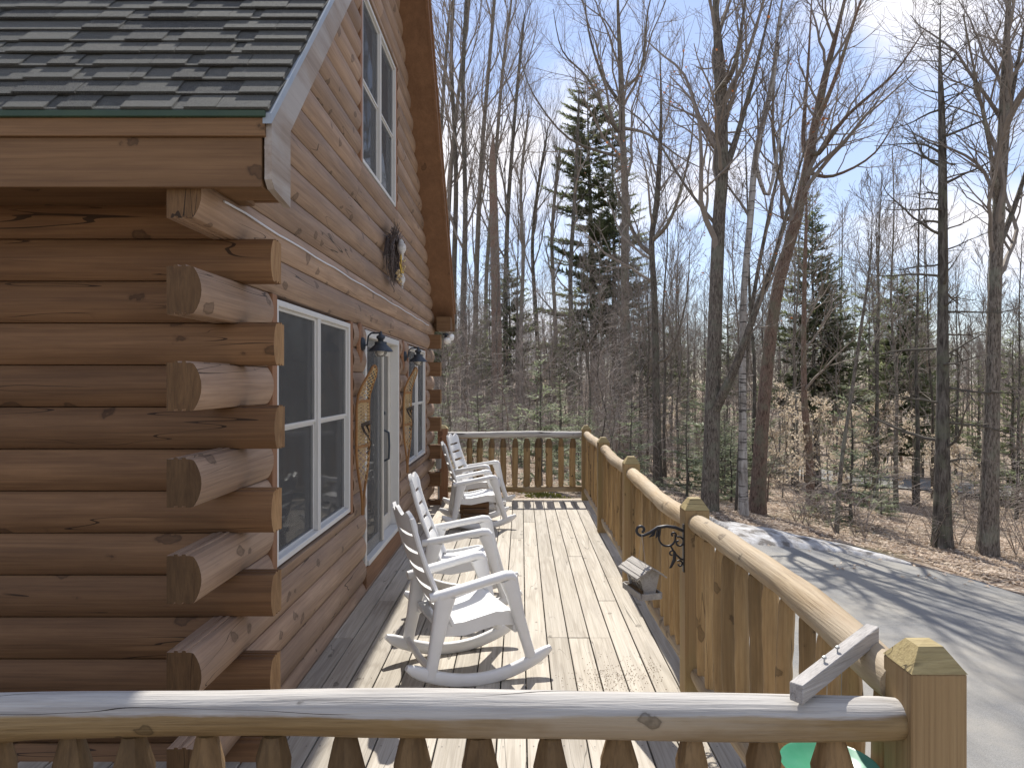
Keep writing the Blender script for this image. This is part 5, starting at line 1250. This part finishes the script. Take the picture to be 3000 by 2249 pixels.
fir_key('tall ragged dark spruce at the centre of the wood, its top thick with needles', (1287, 925), (1268, 165), 22, 201, 118, 0.22, 40, 8, shape=0.38, needle=0.13, dens=8, ragged=0.28)
fir_key('second spruce trunk standing close beside the ragged spruce', (1330, 930), (1322, 215), 16, 202, 92, 0.35, 30, 7, shape=0.45, needle=0.13, dens=8, ragged=0.34)
fir_key('dark green fir behind the leaning red-brown maple', (1765, 1050), (1752, 415), 13, 203, 125, 0.26, 27, 8, shape=0.8, needle=0.18, dens=9, ragged=0.1)
fir_key('narrow dark spire spruce behind the far railing', (1068, 920), (1066, 335), 14, 204, 40, 0.1, 26, 6, shape=0.6, needle=0.14, dens=7, ragged=0.2)
fir_key('bushy green fir left of the far railing middle', (1105, 905), (1098, 540), 10, 205, 105, 0.08, 20, 8, shape=0.7, needle=0.16, dens=8, ragged=0.15)
fir_key('rounded fir far off in the wood at the right', (1935, 1040), (1940, 590), 10, 206, 95, 0.15, 20, 9, shape=0.4, needle=0.2, dens=8, ragged=0.1)
fir_key('dark fir behind the thick grey maple at the right edge', (2190, 1090), (2186, 700), 10, 207, 75, 0.1, 15, 7, shape=0.7, needle=0.17, dens=8, ragged=0.1)
fir_key('bright green fir standing behind the curved dark trunk', (1385, 940), (1380, 620), 10, 208, 85, 0.08, 17, 8, shape=0.7, needle=0.17, dens=8, ragged=0.15)

# prototypes for the rest of the wood: built once, then copied object by object
FQ = random.Random(77)
def proto_bare(seed, H, r, n, t0, lfac, S, bark_, ang=(0.4, 0.9), lean=0.4, label='', group='', fork=False, name='bare_tree', bmat=None):
    q = random.Random(seed); top = Vector((q.uniform(-lean, lean), q.uniform(-lean, lean), H))
    pts = wander(q, (0, 0, -0.1), top, 12, 0.14); rad = taper(r, r * 0.16, 12); cm = MB(); tr = []
    if fork:
        p, r_, d = interp(pts, rad, q.uniform(0.3, 0.5)); p2 = wander(q, p, Vector((q.uniform(-2, 2), q.uniform(-1, 1), H * 0.92)), 8, 0.1); r2 = taper(r_ * 0.7, r_ * 0.15, 8); tr.append((p2, r2, None)); crown(cm, q, p2, r2, H * 0.7, S, n // 2, 0.3, lfac, ang)
    crown(cm, q, pts, rad, H, S, n, t0, lfac, ang)
    t = build_tree(name, label, 'tree', pts, rad, (0, 0, 0), M[bark_], cm, group, None, bmat, seed, n=8, trunks=tr); return t
S_FAR = Style(ang=(0.4, 0.85), up=0.09, wand=0.12, ln=(0.4, 0.62), nch=[0, 6, 4, 3], seg=[0, 6, 4, 2], rmin=0.0095, lv=3, tmin=0.2)
S_FAR2 = Style(ang=(0.35, 0.7), up=0.11, wand=0.1, ln=(0.42, 0.65), nch=[0, 6, 5, 3], seg=[0, 5, 3, 2], rmin=0.010, lv=3, tmin=0.15)
S_SAP = Style(ang=(0.5, 1.05), up=0.03, wand=0.16, ln=(0.4, 0.7), nch=[0, 6, 4], seg=[0, 6, 4], rmin=0.0052, lv=2, tmin=0.12)
GB, GS, GF, GE, GP = 'bare trees deep in the wood', 'bare saplings under the trees', 'small firs under the trees', 'beech saplings with withered leaves', 'dark conifers deep in the wood'
LB, LS, LF, LE, LP = 'bare grey tree deep in the wood beyond the driveway and deck', 'thin bare sapling growing from the leaf litter', 'small pale green fir growing from the leaf litter', 'beech sapling hung with pale withered leaves', 'dark conifer deep in the wood'
protos_b = [proto_bare(301, 17, 0.10, 17, 0.3, 0.24, S_FAR, 'bark', label=LB, group=GB), proto_bare(302, 18, 0.115, 15, 0.35, 0.24, S_FAR, 'bark', label=LB, group=GB, fork=True), proto_bare(303, 16, 0.08, 18, 0.3, 0.22, S_FAR2, 'bark_red', label=LB, group=GB),
            proto_bare(304, 19, 0.12, 16, 0.4, 0.22, S_FAR, 'bark_dark', label=LB, group=GB), proto_bare(305, 15, 0.075, 20, 0.22, 0.24, S_FAR2, 'bark', label=LB, group=GB, fork=True), proto_bare(306, 17, 0.085, 16, 0.35, 0.26, S_FAR2, 'bark', label=LB, group=GB, ang=(0.3, 0.6)),
            proto_bare(307, 14, 0.065, 14, 0.3, 0.24, S_FAR2, 'bark_birch', label=LB, group=GB), proto_bare(308, 18, 0.10, 34, 0.12, 0.13, Style(ang=(0.6, 1.2), up=0.02, wand=0.15, ln=(0.3, 0.5), nch=[0, 6, 3], seg=[0, 5, 3], rmin=0.012, lv=2, tmin=0.15), 'bark_dark', label=LB, group=GB, ang=(1.1, 1.6))]
protos_s = [proto_bare(321 + i, h, r, n, 0.2, 0.26, S_SAP, b_, label=LS, group=GS, lean=0.7, name='sapling', bmat=M['brush'], ang=(0.7, 1.3)) for i, (h, r, n, b_) in enumerate([(6.5, 0.032, 26, 'bark'), (5.2, 0.024, 22, 'bark_red'), (8.5, 0.045, 30, 'bark'), (3.6, 0.018, 20, 'bark_dark'), (7.2, 0.034, 30, 'bark')])]
def proto_fir(seed, H, r, nwh, per, lmax, t0, mat, label, group, needle, dens, shape, name='fir_tree', ragged=0.15):
    q = random.Random(seed); pts = wander(q, (0, 0, -0.05), (0, 0, H), 8, 0.03); rad = taper(r, 0.008, 8); mn, mb_ = MB(), MB()
    conifer(mn, mb_, q, H, r, nwh, per, lmax, t0, shape=shape, needle=needle, dens=dens, ragged=ragged)
    return build_tree(name, label, 'tree', pts, rad, (0, 0, 0), M['bark_dark'], mb_, group, [('needles', mn, M[mat])], M['branch_dark'], seed, n=7)
protos_f = [proto_fir(341, 1.6, 0.02, 8, 6, 0.65, 0.05, 'needle_pale', LF, GF, 0.075, 6, 0.8, 'young_fir'), proto_fir(342, 2.6, 0.03, 10, 6, 0.95, 0.06, 'needle_pale', LF, GF, 0.09, 6, 0.8, 'young_fir'), proto_fir(343, 3.6, 0.04, 12, 6, 1.05, 0.1, 'needle_pale', LF, GF, 0.11, 6, 0.9, 'young_fir', 0.3)]
protos_p = [proto_fir(351, 13, 0.14, 24, 6, 2.2, 0.2, 'needle', LP, GP, 0.2, 6, 0.7), proto_fir(352, 10, 0.11, 20, 6, 1.9, 0.1, 'needle', LP, GP, 0.2, 6, 0.8), proto_fir(353, 15, 0.16, 22, 6, 2.3, 0.4, 'needle', LP, GP, 0.2, 6, 0.5, ragged=0.35)]
def proto_beech(seed, H):
    q = random.Random(seed); pts = wander(q, (0, 0, -0.05), (q.uniform(-0.4, 0.4), 0, H), 10, 0.1); rad = taper(0.03, 0.008, 10); cm, lm = MB(), MB(); tips = []
    S = Style(ang=(0.6, 1.1), up=0.0, wand=0.1, ln=(0.4, 0.6), nch=[0, 5, 3], seg=[0, 6, 3], rmin=0.004, lv=2, tmin=0.2)
    crown(cm, q, pts, rad, H, S, 16, 0.15, 0.34, (1.0, 1.45), tips)
    leaves(lm, q, tips, 1100, 0.10, 0.09, 0.9)
    return build_tree('beech_sapling', LE, 'tree', pts, rad, (0, 0, 0), M['bark'], cm, GE, [('leaves', lm, M['beech_leaf'])], None, seed, n=7)
protos_e = [proto_beech(361, 4.2), proto_beech(362, 3.2), proto_beech(363, 5.0)]
used = set()
def plant(protos, x, y, scale=1.0, force=None):
    p = force if force is not None else FQ.choice(protos); z = ground_z(x, y); rz = FQ.uniform(0, 6.28)
    if p.name not in used:
        used.add(p.name); p.location = (x, y, z); p.rotation_euler = (0, 0, rz); p.scale = (scale,) * 3; return p
    if p.name not in KIDS: KIDS[p.name] = [(c, []) for c in p.children]
    return copy_tree(p, KIDS[p.name], (x, y, z), rz, scale)
KIDS = {}
def free(x, y, r=0.0, hgt=0.0):
    if x < -1.0 and y < 14: return False
    if -3.2 < x < 1.5 and y < 11.4 + 0.86 * hgt - max(0, 0.0): return False
    if on_drive(x, y): return False
    for (bx_, by_, br) in BASES:
        if (x - bx_) ** 2 + (y - by_) ** 2 < (br + r) ** 2: return False
    # keep the far road clear
    for (a, b_) in zip(rp, rp[1:]):
        vx, vy = b_[0] - a[0], b_[1] - a[1]; t = max(0, min(1, ((x - a[0]) * vx + (y - a[1]) * vy) / (vx * vx + vy * vy)))
        if (x - a[0] - vx * t) ** 2 + (y - a[1] - vy * t) ** 2 < 2.9 ** 2: return False
    return True
def scatter(protos, n, d0, d1, px0, px1, sc, hgt, sep, powr=1.0):
    c = tries = 0
    while c < n and tries < n * 60:
        tries += 1
        d = d0 + (d1 - d0) * FQ.random() ** powr; x = (FQ.uniform(px0, px1) - VX) * d / FPX; s = FQ.uniform(*sc)
        if not free(x, d, sep, hgt * s): continue
        if hgt < 6 and d > 19 and 1690 < VX + x * FPX / d < 2240 and FQ.random() < 0.85: continue
        BASES.append((x, d, sep)); plant(protos, x, d, s); c += 1
scatter(protos_b, 48, 38, 62, 900, 2480, (0.72, 1.08), 17, 0.45)
scatter(protos_b, 125, 58, 115, 860, 2450, (0.75, 1.15), 17, 0.5)
scatter(protos_b, 34, 26, 40, 1250, 2480, (0.5, 0.85), 17, 0.8)
scatter(protos_p, 24, 45, 100, 900, 2480, (0.6, 1.05), 13, 0.8)
scatter(protos_f, 58, 18, 42, 880, 1600, (0.45, 1.15), 2.5, 0.5)
scatter(protos_f, 44, 18, 50, 1500, 2480, (0.5, 1.6), 2.5, 0.4)
scatter(protos_s, 230, 18, 55, 930, 2480, (0.55, 1.1), 5, 0.25, 0.7)
for (px, py, s) in [(1700, 1040, 0.9), (1742, 1060, 1.0), (1790, 1055, 1.1), (1830, 1080, 0.9), (1880, 1060, 1.1), (1930, 1080, 0.9), (1690, 1075, 0.8), (1765, 1095, 0.85), (1985, 1080, 0.9), (1650, 1020, 0.8), (1250, 925, 0.9), (1180, 905, 0.9), (1450, 1000, 0.7), (2085, 1120, 0.8), (1820, 1040, 1.15)]:
    g = hit(px, py); plant(protos_e, g.x, g.y, s * 0.95)
for (x, y, s) in [(12.5, 3.0, 0.9), (15, 8, 1.0), (17, -1, 0.9), (20, 4, 1.0), (14.5, 12.5, 0.7), (22, 11, 1.0), (18, 14, 0.8), (25, 0, 1.0), (16, -8, 1.0), (24, 18, 1.0), (27, 8, 1.0), (21, -6, 1.0)]: plant(protos_b, x, y, s)
for (x, y, s) in [(19, 9, 0.8), (24, 5, 0.8), (17.5, 4, 0.5)]: plant(protos_p, x, y, s)
for p in protos_b + protos_s + protos_f + protos_p + protos_e:
    if p.name not in used: plant([p], 30 + FQ.uniform(0, 8), 50, 0.8, p)

# stump beside the red-brown trunk
g = hit(1762, 1105)
st = MB(); st.lathe([(0.17, -0.1), (0.15, 0.05), (0.135, 0.25), (0.13, 0.45), (0.06, 0.44)], 12, wob=lambda i, j: 1 + 0.08 * math.sin(j * 2.1 + i)); tag(st.build('tree_stump', M['bark_red'], None, g), 'short broken stump beside the red-brown trunk on the leaf slope', 'stump')
# fallen leaves, moss
LQ = random.Random(31); m = MB(); c = 0
while c < 44000:
    d = 11.5 + 26 * LQ.random() ** 1.5; x = (LQ.uniform(900, 2460) - VX) * d / FPX
    if (x < 1.2 and d < 11.3) or on_drive(x, d - 0.9): 
        if LQ.random() > 0.012 or x < 1.3: continue
        z0_ = ground_z(x, d) + 0.035
    else: z0_ = ground_z(x, d) + 0.012
    a = LQ.uniform(0, 6.28); s = LQ.uniform(0.028, 0.062); ca, sa = math.cos(a) * s, math.sin(a) * s; h1, h2 = LQ.uniform(0, 0.045), LQ.uniform(0, 0.03)
    m.add([(x - ca, d - sa, z0_), (x + sa * 0.6, d - ca * 0.6, z0_ + h1), (x + ca, d + sa, z0_ + h2), (x - sa * 0.6, d + ca * 0.6, z0_ + h1 * 0.6)], [(0, 1, 2, 3)]); c += 1
tag(m.build('fallen_leaves', M['litter'], smooth=False, recalc=False), 'brown fallen leaves carpeting the forest floor', 'leaves', kind='stuff')
m = MB(); c = 0
while c < 5200:
    x, y = LQ.uniform(-1.2, 2.6), LQ.uniform(11.25, 17.5)
    if lump(x * 1.7 + 2, y * 1.9) < 0.06: continue
    z = ground_z(x, y); s = LQ.uniform(0.02, 0.05); a = LQ.uniform(0, 6.28)
    m.add([(x - s * math.cos(a), y - s * math.sin(a), z), (x + s * math.cos(a), y + s * math.sin(a), z), (x + LQ.gauss(0, 0.01), y, z + LQ.uniform(0.03, 0.09))], [(0, 1, 2)]); c += 1
tag(m.build('moss', M['moss'], smooth=False, recalc=False), 'yellow green moss on the ground behind the far railing', 'moss', kind='stuff')

# the wood far beyond, and the brush under the trees: masses no one could count
q = random.Random(55); m = MB()
for k in range(800):
    d = 84 + 150 * q.random() ** 0.8; x = (q.uniform(780, 2560) - VX) * d / FPX; H = q.uniform(9, 17); z = ground_z(x, d)
    b0 = Vector((x, d, z)); tp = b0 + Vector((q.gauss(0, 0.6), q.gauss(0, 0.6), H)); r = q.uniform(0.05, 0.12)
    m.tube([b0, b0.lerp(tp, 0.5), tp], [r, r * 0.7, 0.02], 3, cap=False)
    for j in range(44):
        t = 0.12 + 0.88 * q.random(); p = b0.lerp(tp, t); az = q.uniform(0, 6.28); Ln = H * 0.24 * (1.15 - t) * q.uniform(0.5, 1.2) + 0.4
        d1 = Vector((math.cos(az), math.sin(az), q.uniform(0.3, 1.6))).normalized(); e = p + d1 * Ln
        m.tube([p, e], [0.03, 0.016], 3, cap=False)
        for jj in (0, 1): m.tube([p.lerp(e, 0.35 + 0.3 * jj), p.lerp(e, 0.35 + 0.3 * jj) + Vector((q.gauss(0, 0.4), q.gauss(0, 0.4), q.uniform(0.2, 0.9)))], [0.018, 0.012], 3, cap=False)
tag(m.build('far_wood', M['branch'], smooth=False, recalc=False), 'far off bare wood reading as one grey brown mass', 'wood', kind='stuff')
m = MB(); c = 0
while c < 640:
    d = 16 + 40 * q.random() ** 0.85; px_ = q.uniform(900, 2480); x = (px_ - VX) * d / FPX
    if on_drive(x, d - 0.8) or (x < 1.4 and d < 13) or (px_ < 1690 and d < 27) or (d > 19 and 1690 < VX + x * FPX / d < 2240): continue
    c += 1; b0 = Vector((x, d, ground_z(x, d))); h = q.uniform(0.8, 3.6) if px_ < 1690 else q.uniform(0.8, 3.0)
    for j in range(q.randint(4, 8)):
        az = q.uniform(0, 6.28); dd = Vector((math.cos(az) * 0.5, math.sin(az) * 0.5, 1.0)).normalized(); Ln = h * q.uniform(0.6, 1.1)
        p1 = b0 + dd * Ln * 0.5; p2 = p1 + (dd + Vector((q.gauss(0, 0.3), q.gauss(0, 0.3), -0.1))).normalized() * Ln * 0.5
        m.tube([b0, p1, p2], [0.009, 0.006, 0.0035], 3, cap=False)
        for jj in range(7):
            p = p1.lerp(p2, q.uniform(-0.6, 0.9)); a2 = q.uniform(0, 6.28); e = p + Vector((math.cos(a2), math.sin(a2), q.uniform(-0.1, 0.8))).normalized() * Ln * q.uniform(0.15, 0.4)
            mid = p.lerp(e, 0.5) + Vector((q.gauss(0, 0.03), q.gauss(0, 0.03), 0.03)); m.tube([p, mid, e], [0.005, 0.004, 0.003], 3, cap=False)
tag(m.build('underbrush', M['brush'], smooth=False, recalc=False), 'tangle of pale bare brush under the trees', 'brush', kind='stuff')
